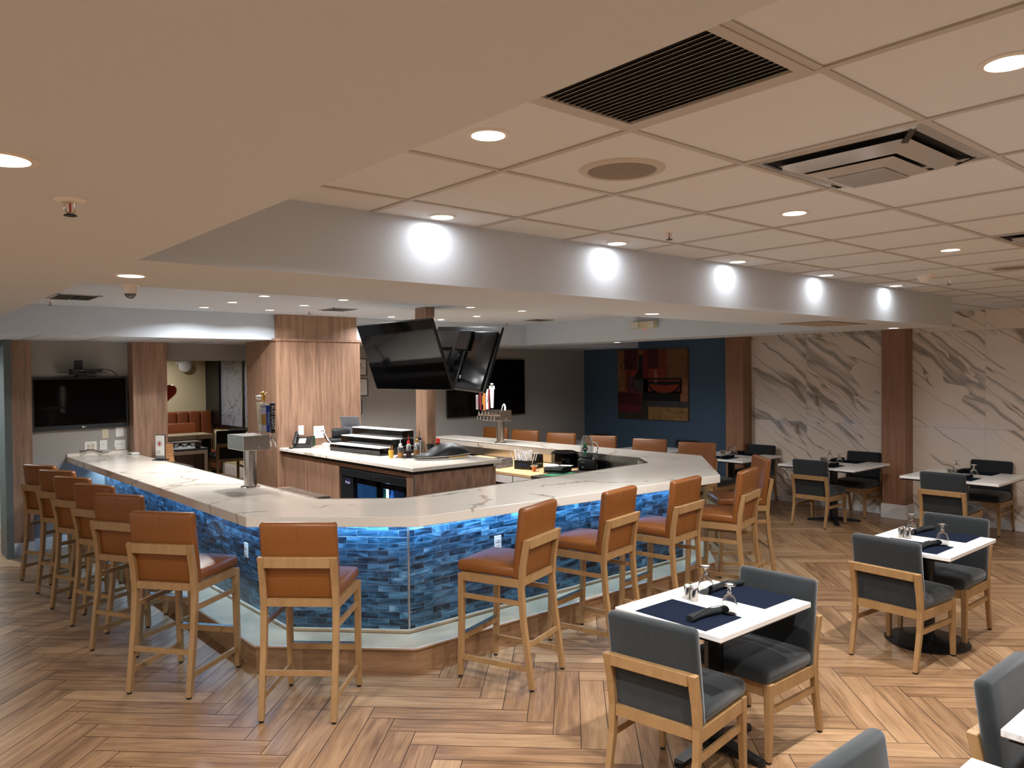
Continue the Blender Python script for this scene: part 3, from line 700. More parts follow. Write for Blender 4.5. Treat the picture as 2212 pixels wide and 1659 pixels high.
def napkin_proto():
    t = thing('napkin_roll', '', 'napkin'); rings = []
    for i in range(9):
        x = -.135+.27*i/8; r = .0225+.0015*sin(i*1.7)
        k = 1.0-.12*abs(i-4)/4
        rings.append([(x, .012*sin(i*.5)+r*k*1.15*cos(2*pi*j/18), r*k*.80+r*k*.80*sin(2*pi*j/18)) for j in range(18)])
    b = B().loft(rings, True)
    b.b.faces.ensure_lookup_table()
    o = obj('rolled_cloth', b, 'napkin', t, True)
    pts = []                                   # the open spiral at the end of the roll
    for j in range(40):
        a = j*.32; r = .019*(1-j/46); pts.append((.1355, .004+r*cos(a)*1.05, .0185+r*sin(a)*.78))
    obj('cloth_edge', B().tube(pts, .0014, 5), 'napkin', t, True)
    obj('cloth_fold', B().tube([(-.13, -.020, .028), (-.05, -.006, .0385), (.05, .012, .0385), (.13, .022, .026)], .0016, 5), 'napkin', t, True)
    return t
def mat_proto(): 
    t = thing('placemat', '', 'placemat')
    obj('woven_mat', B().box(-.155, .155, -.218, .218, 0, .0022).bevel(.001, 1), 'mat_navy', t); return t
G0, S0, N0, P0 = glass_proto(), shaker_proto(), napkin_proto(), mat_proto()
used = set()
def put(p, x, y, z, rot, label, group):
    if p.name not in used:
        used.add(p.name); p.location = (x, y, z); p.rotation_euler = (0, 0, rot); p['label'] = label; p['group'] = group; return p
    return dup(p, (x, y, z), rot, label, group)
def setting(cx, cy, where, dx=.0, shk=True):
    z = .7605
    a, c = 'closer to the bar stools' , 'farther'
    n1, n2 = where
    put(P0, cx-.238-dx, cy-.010, z, 0, 'navy woven placemat %s' % n1, 'navy placemats')
    put(P0, cx+.280+dx, cy-.010, z, 0, 'navy woven placemat %s' % n2, 'navy placemats')
    put(N0, cx-.205-dx, cy-.105, z+.0025, rad(-3), 'rolled black napkin %s' % n1, 'rolled black napkins')
    put(N0, cx+.300+dx, cy+.130, z+.0025, rad(-4), 'rolled black napkin %s' % n2, 'rolled black napkins')
    put(G0, cx-.078-dx, cy-.150, z, 0, 'upside-down water goblet %s' % n1, 'upturned water goblets')
    put(G0, cx+.150+dx, cy+.155, z, 0, 'upside-down water goblet %s' % n2, 'upturned water goblets')
    put(S0, cx-.010, cy+.158, z, 0, 'steel shaker on the %s, paired shaker on its far side' % n1.split(', ')[-1], 'steel salt and pepper shakers')
    put(S0, cx-.018, cy+.108, z, 0, 'steel shaker on the %s, paired shaker on its near side' % n1.split(', ')[-1], 'steel salt and pepper shakers')
def pair(n): return ("at the turned-away chair's place, %s" % n, "at the camera-facing chair's place, %s" % n)
setting(3.495, 2.430, pair('table by the stools'))
setting(5.920, 2.310, pair('round-based table'))
setting(9.960, 5.030, pair('table between walnut columns'), .06)
setting(9.860, 3.410, pair('far marble wall table'), .06)
setting(9.860, 6.530, pair('half hidden table'), .06)
put(G0, 9.95, 8.15, .7605, 0, 'upside-down water goblet on the table by the blue wall', 'upturned water goblets')
put(G0, 9.90, 9.35, .7605, 0, 'upside-down water goblet seen below the painting', 'upturned water goblets')
put(P0, 3.345, .700, .7605, pi/2, 'navy woven placemat on the cut-off table corner at the frame edge', 'navy placemats')
put(P0, 2.385, .700, .7605, pi/2, 'navy woven placemat on the table tip at the frame bottom', 'navy placemats')
# ================================================================== LIGHT FITTINGS
def downlight(label, x, y, z, power, group, spot=155, r=.066):
    t = thing('recessed_light', label, 'ceiling light', (x, y, z), 0, group)
    obj('trim_ring', B().lathe([(r*.76, -.001), (r*.80, -.006), (r, -.004), (r*1.02, .0), (r*.76, .0)], 32), 'white_plastic', t, True)
    obj('lens', B().lathe([(0, -.0045), (r*.70, -.0035), (r*.78, -.001), (0, -.0005)], 32), 'lens', t, True)
    l = bpy.data.lights.new('lamp_light', 'AREA'); l.shape = 'DISK'; l.size = .09; l.energy = power*1.05; l.color = LAMP_COL; l.spread = rad(spot)
    lo = bpy.data.objects.new('lamp_light', l); COL.objects.link(lo); lo.parent = t; lo.location = (0, 0, -.012)
    return t
GU, GL, GT = 'recessed lights in the tiled ceiling', 'recessed lights in the dropped soffit', 'recessed lights in the tray ceiling'
for (x, y), lab in zip([(1.527, 1.871), (2.148, 2.980), (3.373, 2.980), (4.590, 2.980), (5.801, 2.980), (7.040, 2.980), (3.392, 1.897), (5.216, 1.878), (2.146, .640)],
    ['recessed light in the tile directly below the louvred return grille', 'recessed light beside the soffit face, first before the bright wall patches', 'recessed light beside the soffit face above the second bright patch',
     'recessed light beside the soffit face, third counted from the return grille', 'recessed light beside the soffit face, fourth counted from the return grille', 'recessed light beside the soffit face closest to its outer corner',
     'recessed light in the tile just beyond the plastic air diffuser', 'recessed light in the open tile field between diffuser and smoke detector', 'large bright recessed light at the frame edge above the air diffuser']):
    downlight(lab, x, y, ZH, P_UP*(.045 if y > 2.9 else 1.40), GU, spot=180 if y > 2.9 else 155)
for (x, y), lab in zip([(7.04, 1.9), (9.0, 1.9), (9.2, 5.2), (9.2, 7.4), (4.6, -.6), (7.6, -.6), (4.6, -3), (7.6, -3), (2.1, -2.4)], ['']*9):
    if (x, y) in ((9.2, 5.2), (9.2, 7.4), (9.0, 1.9)): continue
    downlight('recessed light in the tiled ceiling outside the photographed view', x, y, ZH, P_UP, GU)
for (x, y), lab in zip([(.937, 3.551), (.243, 1.812), (4.552, 3.682), (8.276, 3.529), (8.417, 7.449), (-1.6, 3.6), (-1.6, 6.6), (-.8, -1.6), (-1.6, .8), (-3.6, 2.2), (-3.6, 5.2), (-3.6, -1.0), (.2, -3.4)],
    ['recessed light in the dropped soffit above the clear-domed sensor', 'recessed light in the dropped soffit cut off by the frame edge beside the sprinkler', 'recessed light in the dropped soffit above the emergency light',
     'recessed light in the dropped soffit at its outer corner by the marble wall', 'small recessed light in the soffit above the painting', 'unseen fill light added in the dropped soffit, out of frame', 'unseen fill light added in the dropped soffit, out of frame', 'unseen fill light added in the dropped soffit, out of frame']+['unseen fill light added in the dropped soffit, out of frame']*5):  # the out-of-view soffit lamps are added fill for stool backs and foreground
    downlight(lab, x, y, ZL, P_LOW, GL)
for (x, y), lab in zip([(2.93, 8.39), (2.955, 7.67), (2.965, 6.92), (3.64, 8.35), (3.69, 7.60), (3.73, 6.84), (5.317, 8.50), (6.131, 8.56), (5.279, 6.81), (6.17, 7.83), (6.092, 6.87)],
    ['recessed tray light, farthest one in the row toward the wall television', 'recessed tray light, middle one in the row toward the wall television', 'recessed tray light, closest one in the row toward the wall television',
     'recessed tray light just in front of the wide column cap', 'recessed tray light in the middle of the row before the wide column', 'recessed tray light closest to the camera in the row before the wide column',
     'recessed tray light between the wide column and the slim post', 'recessed tray light just beyond the slim post by the tray edge', 'recessed tray light above the back-to-back televisions near the soffit edge', 'recessed tray light above the rear television, in the middle of the tray', 'recessed tray light closest to the far linear vent']):
    downlight(lab, x, y, ZH, P_TRAY, GT, r=.060)
def lamp(name, typ, loc, e, col, size=.1, rot=(0, 0, 0), **kw):
    l = bpy.data.lights.new(name, typ); l.energy = e; l.color = col
    if typ == 'AREA': l.size = size
    else: l.shadow_soft_size = size
    o = bpy.data.objects.new(name, l); COL.objects.link(o); o.location = loc; o.rotation_euler = rot; return o
def far_light(label, x, y, z, e, col=LAMP_COL):
    t = downlight(label, x, y, z, e, 'lights of the adjoining spaces'); [c for c in t.children if c.type == 'LIGHT'][0].data.color = col; return t
far_light('recessed light of the next room, hidden above the opening', 4.6, 14.2, 2.62, 24)
far_light('recessed light of the next room near its cream wall, hidden above the opening', 4.6, 16.2, 2.62, 16)
far_light('corridor light hidden beyond the door frame', .9, 11.5, 2.5, 30, (.93, .98, 1.0))

# ------------------------------------------------------------------ ceiling fittings
M['rim_beige'] = mk('rim_beige', (196, 190, 182), 0.5)
t = thing('return_grille', 'large louvred air return grille set in the tiled ceiling', 'air vent', (1.22, .95, ZH))
b = B()
for x0, x1, y0, y1 in ((.012, .60, .012, .045), (.012, .60, .565, .60), (.012, .045, .045, .565), (.560, .60, .045, .565)): b.box(x0, x1, y0, y1, -.008, 0)
obj('grille_frame', b, 'tee', t)
for k in range(24):
    x = .050+.0215*k
    obj('louvre', B().hexa([(x, .045, -.006), (x+.002, .045, -.006), (x+.002, .565, -.006), (x, .565, -.006), (x+.012, .045, .0), (x+.014, .045, .0), (x+.014, .565, 0), (x+.012, .565, 0)]), 'tee', t)
obj('duct_shade_sheet', B().box(.045, .56, .045, .565, -.0012, -.0004), 'void_shade', t)  # flat dark sheet, shade of the duct put into its colour
t = thing('air_diffuser', 'square glossy plastic air diffuser with raised deflector in the tiled ceiling', 'air diffuser', (2.745, 1.255, ZH))
def sq(h, z): return [(-h, -h, z), (h, -h, z), (h, h, z), (-h, h, z)]
obj('backing', B().box(-.29, .29, -.29, .29, -.0015, -.0005), 'void_shade', t)
M['diff'] = mk('diffuser_plastic', (196, 198, 200), 0.12, trans=0.25)
def frustum(h0, z0, h1, z1, th=.003):
    b = B(); A, C = sq(h0, z0), sq(h1, z1); A2, C2 = sq(h0-th, z0+.001), sq(h1-th, z1+.004)
    for P, Q in ((A, C), (C2, A2), (A2, A), (C, C2)):
        for k in range(4): b.quad([P[k], P[(k+1) % 4], Q[(k+1) % 4], Q[k]])
    return b
obj('outer_frame', frustum(.295, -.002, .255, -.007), 'diff', t)
obj('middle_cone', frustum(.225, -.020, .165, -.045), 'diff', t)
obj('inner_cone', frustum(.150, -.048, .100, -.064), 'diff', t)
b = B().box(-.098, .098, -.098, .098, -.070, -.062); b.bevel(.006, 2); obj('centre_plate', b, 'diff', t)
for sx, sy in ((-1, -1), (1, -1), (1, 1), (-1, 1)): obj('bracket', B().bar((sx*.21, sy*.21, -.03), (sx*.26, sy*.26, -.002), .02, .004), 'black', t)
t2 = dup(t, (5.16, 1.255, ZH), 0, 'plastic air diffuser cut off by the frame edge far along the tiled ceiling')
for (x, y), lab in zip(((2.168, 1.888), (6.50, 1.92)), ('round ceiling speaker with tan mesh between the grille and the diffuser', 'round ceiling speaker cut off by the frame edge near the smoke detector')):
    t = thing('ceiling_speaker', lab, 'speaker', (x, y, ZH), 0, 'round ceiling speakers')
    obj('speaker_rim', B().lathe([(.122, -.003), (.128, -.010), (.150, -.006), (.158, 0), (.122, 0)], 48), 'rim_beige', t, True)
    obj('speaker_mesh', B().lathe([(0, -.014), (.06, -.013), (.124, -.006), (.124, -.001), (0, -.001)], 48), 'speaker_mesh', t, True)
def sprinkler(label, x, y, z, s=1.0):
    t = thing('fire_sprinkler', label, 'sprinkler', (x, y, z), 0, 'ceiling fire sprinklers')
    obj('escutcheon', B().lathe([(0, -.002), (.012*s, -.008*s), (.030*s, -.005*s), (.036*s, 0), (0, 0)], 32), 'white_plastic', t, True)
    for sg in (-1, 1): obj('yoke_arm', B().tube([(sg*.010*s, 0, -.006*s), (sg*.013*s, 0, -.018*s), (sg*.009*s, 0, -.028*s), (0, 0, -.034*s)], .0028*s, 8), 'chrome', t, True)
    obj('glass_bulb', B().cyl(.0022*s, -.030*s, -.008*s, seg=10), 'red', t, True)
    obj('deflector', B().lathe([(0, -.034*s), (.014*s, -.036*s), (.015*s, -.039*s), (0, -.038*s)], 20), 'black', t); return t
sprinkler('fire sprinkler hanging from the dropped soffit over the stool row', .430, 2.141, ZL, 1.0)
sprinkler('fire sprinkler in the tiled ceiling between two recessed lights', 3.318, 2.566, ZH, 1.15)
sprinkler('fire sprinkler in the tiled ceiling next to the smoke detector', 6.958, 2.517, ZH, 1.15)
sprinkler('fire sprinkler in the tray ceiling below the slatted vent above the wall television', 1.526, 8.523, ZH, 1.15)
sprinkler('fire sprinkler in the tray ceiling before the wide column', 4.050, 8.220, ZH, 1.0)
sprinkler('fire sprinkler in the tray ceiling beside the far vent', 7.277, 8.537, ZH, 1.15)
t = thing('smoke_detector', 'white round smoke detector on the tiled ceiling', 'smoke detector', (6.456, 2.510, ZH))
obj('mount_plate', B().cyl(.078, -.010, 0, seg=32), 'white_plastic', t, True); obj('sensor_body', B().lathe([(0, -.055), (.030, -.055), (.040, -.045), (.050, -.030), (.062, -.010), (0, -.010)], 32), 'white_plastic', t, True)
t = thing('motion_sensor', 'clear-domed sensor under the edge of the dropped soffit', 'sensor', (1.033, 3.930, ZL))
obj('mount_plate', B().cyl(.045, -.006, 0, seg=28), 'white_plastic', t, True); obj('sensor_body', B().lathe([(0, -.045), (.026, -.042), (.030, -.020), (.030, -.006), (0, -.006)], 28), 'white_plastic', t, True)
obj('sensor_dome', B().lathe([(0, -.066), (.014, -.062), (.024, -.050), (.026, -.042), (0, -.042)], 28), 'glass', t, True)
def tray_vent(label, x, y, sx, sy):
    t = thing('ceiling_vent', label, 'air vent', (x, y, ZH), 0, 'slatted vents in the tray ceiling'); h, k = sx/2, sy/2
    b = B()
    for a in ((-h, h, -k, -k+.02), (-h, h, k-.02, k), (-h, -h+.02, -k, k), (h-.02, h, -k, k)): b.box(*a, -.007, 0)
    obj('vent_frame', b, 'tee', t); obj('vent_shade_sheet', B().box(-h+.02, h-.02, -k+.02, k-.02, -.001, 0), 'void_shade', t)  # thin dark sheet painted as the shade behind the slats
    for i in range(9):
        y0 = -k+.03+(sy-.07)*i/8; obj('vent_slat', B().hexa([(-h+.02, y0, -.012), (-.01, y0, -.012), (-.01, y0+.003, -.012), (-h+.02, y0+.003, -.012), (-h+.02, y0+.016, -.001), (-.01, y0+.016, -.001), (-.01, y0+.019, -.001), (-h+.02, y0+.019, -.001)]), 'tee', t)
        if i % 2 == 0: x0 = .02+(h-.05)*i/8; obj('vent_slat', B().hexa([(x0, -k+.02, -.012), (x0+.003, -k+.02, -.012), (x0+.003, k-.02, -.012), (x0, k-.02, -.012), (x0+.012, -k+.02, -.001), (x0+.015, -k+.02, -.001), (x0+.015, k-.02, -.001), (x0+.012, k-.02, -.001)]), 'tee', t)
    return t
tray_vent('slatted square vent in the tray ceiling above the wall television', 1.62, 7.98, .36, .50)
tray_vent('slatted vent in the tray ceiling above the wide column cap', 4.23, 7.88, .30, .34)
tray_vent('slatted vent at the far side of the tray ceiling beyond the televisions', 7.34, 7.93, .32, .30)
t = thing('access_panel', 'flush square access panel in the underside of the dropped soffit', 'access panel', (6.95, 3.60, ZL))
obj('panel_leaf', B().box(-.37, .37, -.22, .22, -.004, 0), 'panel', t); obj('panel_frame', B().box(-.385, .385, -.235, .235, -.002, .0), 'void_shade', t)
t = thing('emergency_light', 'beige twin-head emergency light on the inner soffit face', 'emergency light', (8.0, 6.56, 2.62))
obj('unit_body', B().box(-.055, 0, -.10, .12, -.045, .045).bevel(.006, 2), 'cream_plastic', t)
for y0, rz in ((.155, .4), (-.145, -.3)):
    hd = obj('lamp_head', B().box(-.03, .03, -.055, .055, -.045, .045).bevel(.010, 2).xf(Matrix.Translation((-.055, y0, .0)) @ Matrix.Rotation(rz, 4, 'Z')), 'cream_plastic', t)
    for i in range(3):
        for j in range(3): obj('reflector', B().box(-.034, -.030, -.045+.031*i, -.019+.031*i, -.038+.026*j, -.016+.026*j).xf(Matrix.Translation((-.055, y0, .0)) @ Matrix.Rotation(rz, 4, 'Z')), 'white_plastic', hd)
obj('charge_lamp', B().cyl(.006, -.06, -.045, (-.03, .02), 10), 'led_red', t)

# ================================================================== SCREENS
def tv_frame(name, label, c, n, roll, w, h, th=.035):
    n = Vector(n).normalized(); u = Vector((0, 0, 1)).cross(n).normalized(); v = n.cross(u)
    u2, v2 = u*cos(roll)+v*sin(roll), -u*sin(roll)+v*cos(roll)
    m = Matrix((u2, -n, v2)).transposed()
    t = thing(name, label, 'television', c, m.to_euler()[:]); return t, m
def tv_parts(t, w, h, bez=.010, th=.03, bot=None, back=True):
    bot = bez if bot is None else bot
    b = B().box(-w/2, w/2, 0.001, th, -h/2, h/2); b.bevel(.003, 1); obj('casing', b, 'bezel' if bot > .03 else 'black_plastic', t)
    obj('screen', B().box(-w/2+bez, w/2-bez, -.001, .0015, -h/2+bot, h/2-bez), 'screen', t)
    if back:
        b = B().box(-w*.33, w*.33, th-.002, th+.030, -h*.40, h*.15); b.bevel(.016, 3); obj('rear_housing', b, 'black_plastic', t)
M['rear_shell'] = mk('rear_shell', (14, 14, 15), 0.22)
tl, yw = .351, pi+.049
t, m = tv_frame('television', 'large black television tilted down on the slim post, screen toward the camera', (4.149, 6.453, 2.179), (cos(yw)*cos(tl), sin(yw)*cos(tl), -sin(tl)), 0, 1.246, .70)
tv_parts(t, 1.246, .701)
tl2, yw2 = .309, -.047
t2, m2 = tv_frame('television', 'large black television tilted away behind the first, its rear and cables showing', (5.185, 6.86, 2.172), (cos(yw2)*cos(tl2), sin(yw2)*cos(tl2), -sin(tl2)), .06, 1.276, .717)
tv_parts(t2, 1.276, .717, back=False)
b = soft_box(-.60, .60, .028, .052, -.345, .30, .010); obj('rear_housing', b, M['rear_shell'], t2, True)
obj('power_box', B().box(-.18, .08, .05, .085, .08, .30).bevel(.008, 2), 'black_plastic', t2)
for i in range(9):
    r1 = random.Random(i); pts = [(-.02-.05*r1.random(), .06, .08), (-.08+.16*r1.random(), .085+.02*r1.random(), .0-.05*r1.random()), (.10*r1.random(), .09, -.05-.08*r1.random()), (.02+.10*r1.random(), .07, -.02), (.06+.1*r1.random(), .06, -.14-.1*r1.random())]
    sm = [tuple(Vector(pts[k]).lerp(Vector(pts[k+1]), q/5)) for k in range(4) for q in range(5)]+[pts[-1]]
    obj('cable', B().tube(sm, .004, 6), 'rubber', t2, True)
for x in (-.13, .20): obj('mount_rail', B().box(x-.015, x+.015, .052, .072, -.28, .07), 'bezel', t2)
obj('label_sticker', B().box(-.17, -.12, .054, .056, -.24, -.20), 'white_plastic', t2)
t = thing('tv_mount', 'black double-arm bracket holding both televisions to the slim post', 'television mount', (4.92, 7.06, 2.18))
obj('post_clamp', B().box(-.10, .10, -.03, .25, -.16, .16).bevel(.004, 1), 'black', t)
b = B()
for z in (-.10, .10): b.bar((-.08, .0, z), (-.45, -.35, z+.0), .03, .04); b.bar((-.45, -.35, z), (-.63, -.55, z), .03, .04)
obj('swing_arm', b, 'black', t)
b = B()
for z in (-.10, .10): b.bar((.08, .0, z), (.20, -.12, z), .03, .04)
obj('swing_arm', b, 'black', t)
t, m = tv_frame('television', 'black television on the grey wall above the bar end with the switches', (2.170, 10.390, 1.702), (0, -1, 0), 0, 1.03, .62)
t.rotation_euler = (0, rad(-.6), 0)
tv_parts(t, 1.03, .62, .024, .05, bot=.05, back=False)
text('brand_lettering', 'LG', .020, 'whiteink', t, (.03, -.0005, -.287), (rad(90), 0, 0)); obj('brand_dot', B().cyl(.009, -.001, .001, (.008, 0, -.287), 16, axis='y'), 'whiteink', t)
t, m = tv_frame('television', 'huge black television on the dark grey wall behind the bar', (8.405, 10.385, 1.763), (0, -1, 0), 0, 1.71, .965)
tv_parts(t, 1.71, .965)
# media shelf over the wall television
t = thing('media_shelf', 'thin black shelf mounted above the wall television', 'shelf', (2.165, 10.30, 2.065))
obj('shelf_plate', B().box(-.24, .24, -.13, .13, -.004, .003).bevel(.002, 1), 'black_plastic', t); obj('support_plate', B().cyl(.145, -.022, -.004, (0, 0, 0), 32), 'black_plastic', t); obj('wall_bracket', B().box(-.045, .045, -.02, .14, -.055, -.02), 'black', t)
t = thing('cable_box', 'flat black cable box on the shelf above the wall television', 'cable box', (2.195, 10.26, 2.069))
obj('box_body', B().box(-.16, .16, -.09, .09, 0, .036).bevel(.003, 1), 'black_plastic', t); obj('display_digits', B().box(-.075, -.045, -.0915, -.0895, .014, .022), 'greyink', t)
t = thing('router', 'small upright black box standing on the cable box', 'router', (2.117, 10.27, 2.106)); obj('router_body', B().box(-.042, .042, -.03, .03, 0, .10).bevel(.006, 2), 'black_plastic', t)
o = obj('loose_cable', B().tube([(2.355, 10.30, 2.10), (2.42, 10.34, 2.10), (2.50, 10.38, 2.085), (2.55, 10.41, 2.055), (2.57, 10.42, 2.02)], .004, 6), 'rubber', None, True); tag(o, 'thin cord running from the cable box behind the wall television', 'cord')
# framed licences
def frame(label, x0, x1, z0, z1, kind):
    cx, cz = (x0+x1)/2, (z0+z1)/2; w, h = (x1-x0)/2, (z1-z0)/2
    t = thing('framed_certificate', label, 'framed certificate', (cx, 10.45, cz), 0, 'framed certificates beside the wide column')
    b = B(); f = .009
    for a in ((-w, w, -h, -h+f), (-w, w, h-f, h), (-w, -w+f, -h, h), (w-f, w, -h, h)): b.box(a[0], a[1], -.018, 0, a[2], a[3])
    obj('frame', b, 'black', t); obj('paper', B().box(-w+f, w-f, -.008, -.004, -h+f, h-f), 'paper', t)
    b = B(); r1 = random.Random(int(z0*100))
    n = int((h*2-.06)/.013)
    for i in range(n):
        z = h-.035-.013*i
        if kind == 'o' and -.02 < z < .06: continue
        if r1.random() < .2: continue
        L_ = w-.03-r1.random()*w*.5; b.box(-w+.025, -w+.025+L_*1.7, -.0088, -.0080, z-.0022, z+.0022)
    obj('printed_lines', b, 'greyink', t)
    if kind == 'o':
        text('city_lettering', 'ORLANDO', .032, 'greyink', t, (0.005, -.0086, -.012), (rad(90), 0, 0)); obj('seal', B().lathe([(.014, -.0088), (.026, -.0088), (.026, -.008), (.014, -.008)], 20, (0.0, 0, .035), 'y'), 'navy', t)
frame('framed certificate with a round seal, topmost beside the wide column', 5.83, 6.078, 1.994, 2.248, 'o')
frame('framed certificate in the middle of three beside the wide column', 5.80, 6.093, 1.683, 1.944, 'm')
frame('smallest framed certificate, lowest beside the wide column', 5.76, 5.985, 1.418, 1.622, 's')
# switches on the back wall
def plate(label, x, z, gangs, mat='white_plastic', w=None, h=.118, blank=False, col='white_plastic', name='light_switch', y=10.45, cat='switch'):
    w = w or (.07+.046*(gangs-1)); t = thing(name, label, cat, (x, y, z), 0)
    obj('wall_plate', B().box(-w/2, w/2, -.006, 0, -h/2, h/2).bevel(.002, 1), mat, t)
    if not blank:
        for g in range(gangs):
            gx = (g-(gangs-1)/2)*.046; obj('rocker', B().box(gx-.0165, gx+.0165, -.010, -.006, -.033, .033).bevel(.002, 1), col, t)
            obj('toggle_slot', B().box(gx-.008, gx+.010, -.0112, -.0098, .004, .010), 'greyink', t)
    return t
plate('white double switch plate with cream toggles on the grey wall', 2.272, 1.172, 2, col='cream_plastic', w=.132)
plate('white single dimmer plate between the two double switch plates', 2.412, 1.180, 1, w=.082)
plate('white double switch plate beside the wood pillar', 2.597, 1.170, 2, w=.122)
plate('beige blank wall plate tucked under the wall television', 2.434, 1.318, 1, 'cream_plastic', w=.072, blank=True, name='blank_plate', cat='wall plate')
plate('white blank wall plate tucked under the wall television', 2.598, 1.330, 1, w=.092, blank=True, name='blank_plate', cat='wall plate')
def outlet(label, x, y, z, rz, name='power_outlet'):
    t = thing(name, label, 'outlet', (x, y, z), rz); obj('outlet_plate', B().box(-.035, .035, -.006, 0, -.0575, .0575).bevel(.002, 1), 'white_plastic', t)
    for dz in (-.02, .02):
        s = obj('socket', B().box(-.016, .016, -.009, -.006, dz-.014, dz+.014).bevel(.002, 1), 'white_plastic', t)
        obj('socket_slots', B().box(-.007, -.004, -.0095, -.0088, dz-.004, dz+.006).box(.004, .007, -.0095, -.0088, dz-.004, dz+.006), 'ink', s)
outlet('white power outlet on the blue tiles beside the last stool of the door row', 2.42, 6.06, .62, rad(-90))
outlet('white power outlet on the blue tiles behind the seat of the pulled-out stool', 3.845, 4.650, .685, 0)
outlet('white power outlet plate on the wide column behind the desk phone', 4.235, 8.86, 1.335, 0)
t = plate('wide white wall box on the wide column above the tangled cable', 4.47, 1.30, 2, w=.14, h=.15, y=8.86, name='junction_box', cat='wall box')
outlet('white power outlet low on the wall seen through the opening', 5.999, 14.05, .45, rad(-90))

# abstract painting: canvas plus painted shapes
t = thing('painting', 'square abstract painting of a vase and bowl in reds and ochres on the blue wall', 'painting', (10.85, 8.78, 1.784), rad(-90))
Wd, Hd = 1.56, 1.24
obj('canvas', B().box(-Wd/2, Wd/2, -.035, 0, -Hd/2, Hd/2).bevel(.004, 1), mk('paint_ochre', (110, 66, 36), .8, noise=.35, nscale=4), t)
PC = {k: mk('paint_'+k, tuple(q*.72 for q in c), .75, noise=.22, nscale=7) for k, c in dict(tan=(170, 112, 66), deep_red=(92, 22, 20), orange_red=(176, 62, 30), black=(18, 14, 14), crimson=(128, 30, 32), rust=(140, 66, 34), brown=(150, 100, 56), sand=(190, 142, 82), olive=(72, 60, 42), grey=(84, 80, 84), mauve=(110, 62, 70), peach=(186, 122, 88)).items()}
def shape(nm, c, pts, lv=0):
    y = -.0355-.0004*lv; P = [((u-.5)*Wd, (.5-v)*Hd) for u, v in pts]
    b = B(); a = [b.b.verts.new((x, y, z)) for x, z in P]; d = [b.b.verts.new((x, y+.0006, z)) for x, z in P]; n = len(P)
    b.b.faces.new(a); b.b.faces.new(d[::-1])
    for i in range(n): b.b.faces.new((a[i], d[i], d[(i+1) % n], a[(i+1) % n]))
    obj(nm, b, PC[c], t)
R4 = lambda a, b_, c, d: [(a, b_), (c, b_), (c, d), (a, d)]
shape('painted_strip', 'tan', R4(.0, .0, .10, .60)); shape('painted_block', 'deep_red', R4(.10, 0, .30, .29)); shape('painted_block', 'orange_red', R4(.12, .29, .36, .62)); shape('painted_block', 'crimson', R4(.38, .0, .45, .62))
shape('painted_block', 'deep_red', R4(.45, 0, .60, .40), 0); shape('painted_block', 'rust', R4(.60, 0, .72, .42)); shape('painted_block', 'brown', R4(.72, 0, 1, .42), 0); shape('painted_block', 'orange_red', R4(.46, .28, .70, .42), 1)
shape('painted_block', 'rust', R4(.38, .42, .92, .62)); shape('painted_block', 'black', R4(.36, .60, .90, .735)); shape('painted_block', 'peach', R4(.90, .42, 1, .735)); shape('painted_block', 'deep_red', R4(0, .62, .35, .80)); shape('painted_block', 'crimson', R4(0, .80, .35, .90))
shape('painted_block', 'olive', R4(0, .90, .45, 1)); shape('painted_block', 'olive', R4(.35, .735, .45, .90)); shape('painted_block', 'grey', R4(.45, .735, 1, .82)); shape('painted_block', 'sand', R4(.45, .82, 1, 1)); shape('painted_mark', 'peach', R4(.54, .29, .58, .50), 3)
ell = lambda cx, cy, rx, ry, a0=0, a1=360, n=26: [(cx+rx*cos(rad(a0+(a1-a0)*i/n)), cy+ry*sin(rad(a0+(a1-a0)*i/n))) for i in range(n+1)]
shape('painted_vase', 'mauve', ell(.22, .50, .085, .125)[:-1], 1)
shape('painted_vase', 'black', [(.315, .08), (.375, .08), (.38, .62), (.34, .60)]+ell(.345, .47, .115, .15, 110, 235, 14)+[(.31, .28), (.32, .18)], 2)
shape('painted_vase', 'grey', [(.38, .43), (.38, .62)]+ell(.345, .47, .10, .14, 95, 195, 10), 3)
shape('painted_bowl', 'black', ell(.68, .46, .235, .19, 0, 180, 24), 2); shape('painted_bowl', 'orange_red', ell(.68, .475, .205, .145, 0, 180, 24), 3); shape('painted_bowl', 'black', ell(.68, .475, .225, .035, 0, 180, 18), 4); shape('painted_rim', 'black', R4(.44, .41, .92, .432), 4)
b = B()
def stroke(P, r=.006): b.tube([((u-.5)*Wd, -.037, (.5-v)*Hd) for u, v in P], r, 6)
stroke([(.16, 0), (.19, .1), (.21, .2), (.20, .3), (.16, .42), (.14, .52), (.17, .62)]); stroke([(.06, .26), (.05, .2), (.10, .15), (.16, .2), (.17, .3), (.14, .4)]); stroke([(.44, .86), (.42, .80), (.38, .82), (.39, .87), (.42, .88), (.43, .94)], .007)
stroke([(.36, .98), (.31, .97), (.32, .92), (.37, .93), (.39, 1)], .006); stroke([(.70, .84), (.78, .88), (.86, .90), (.93, .87), (.99, .90)], .003)
obj('painted_line', b, PC['black'], t, True)
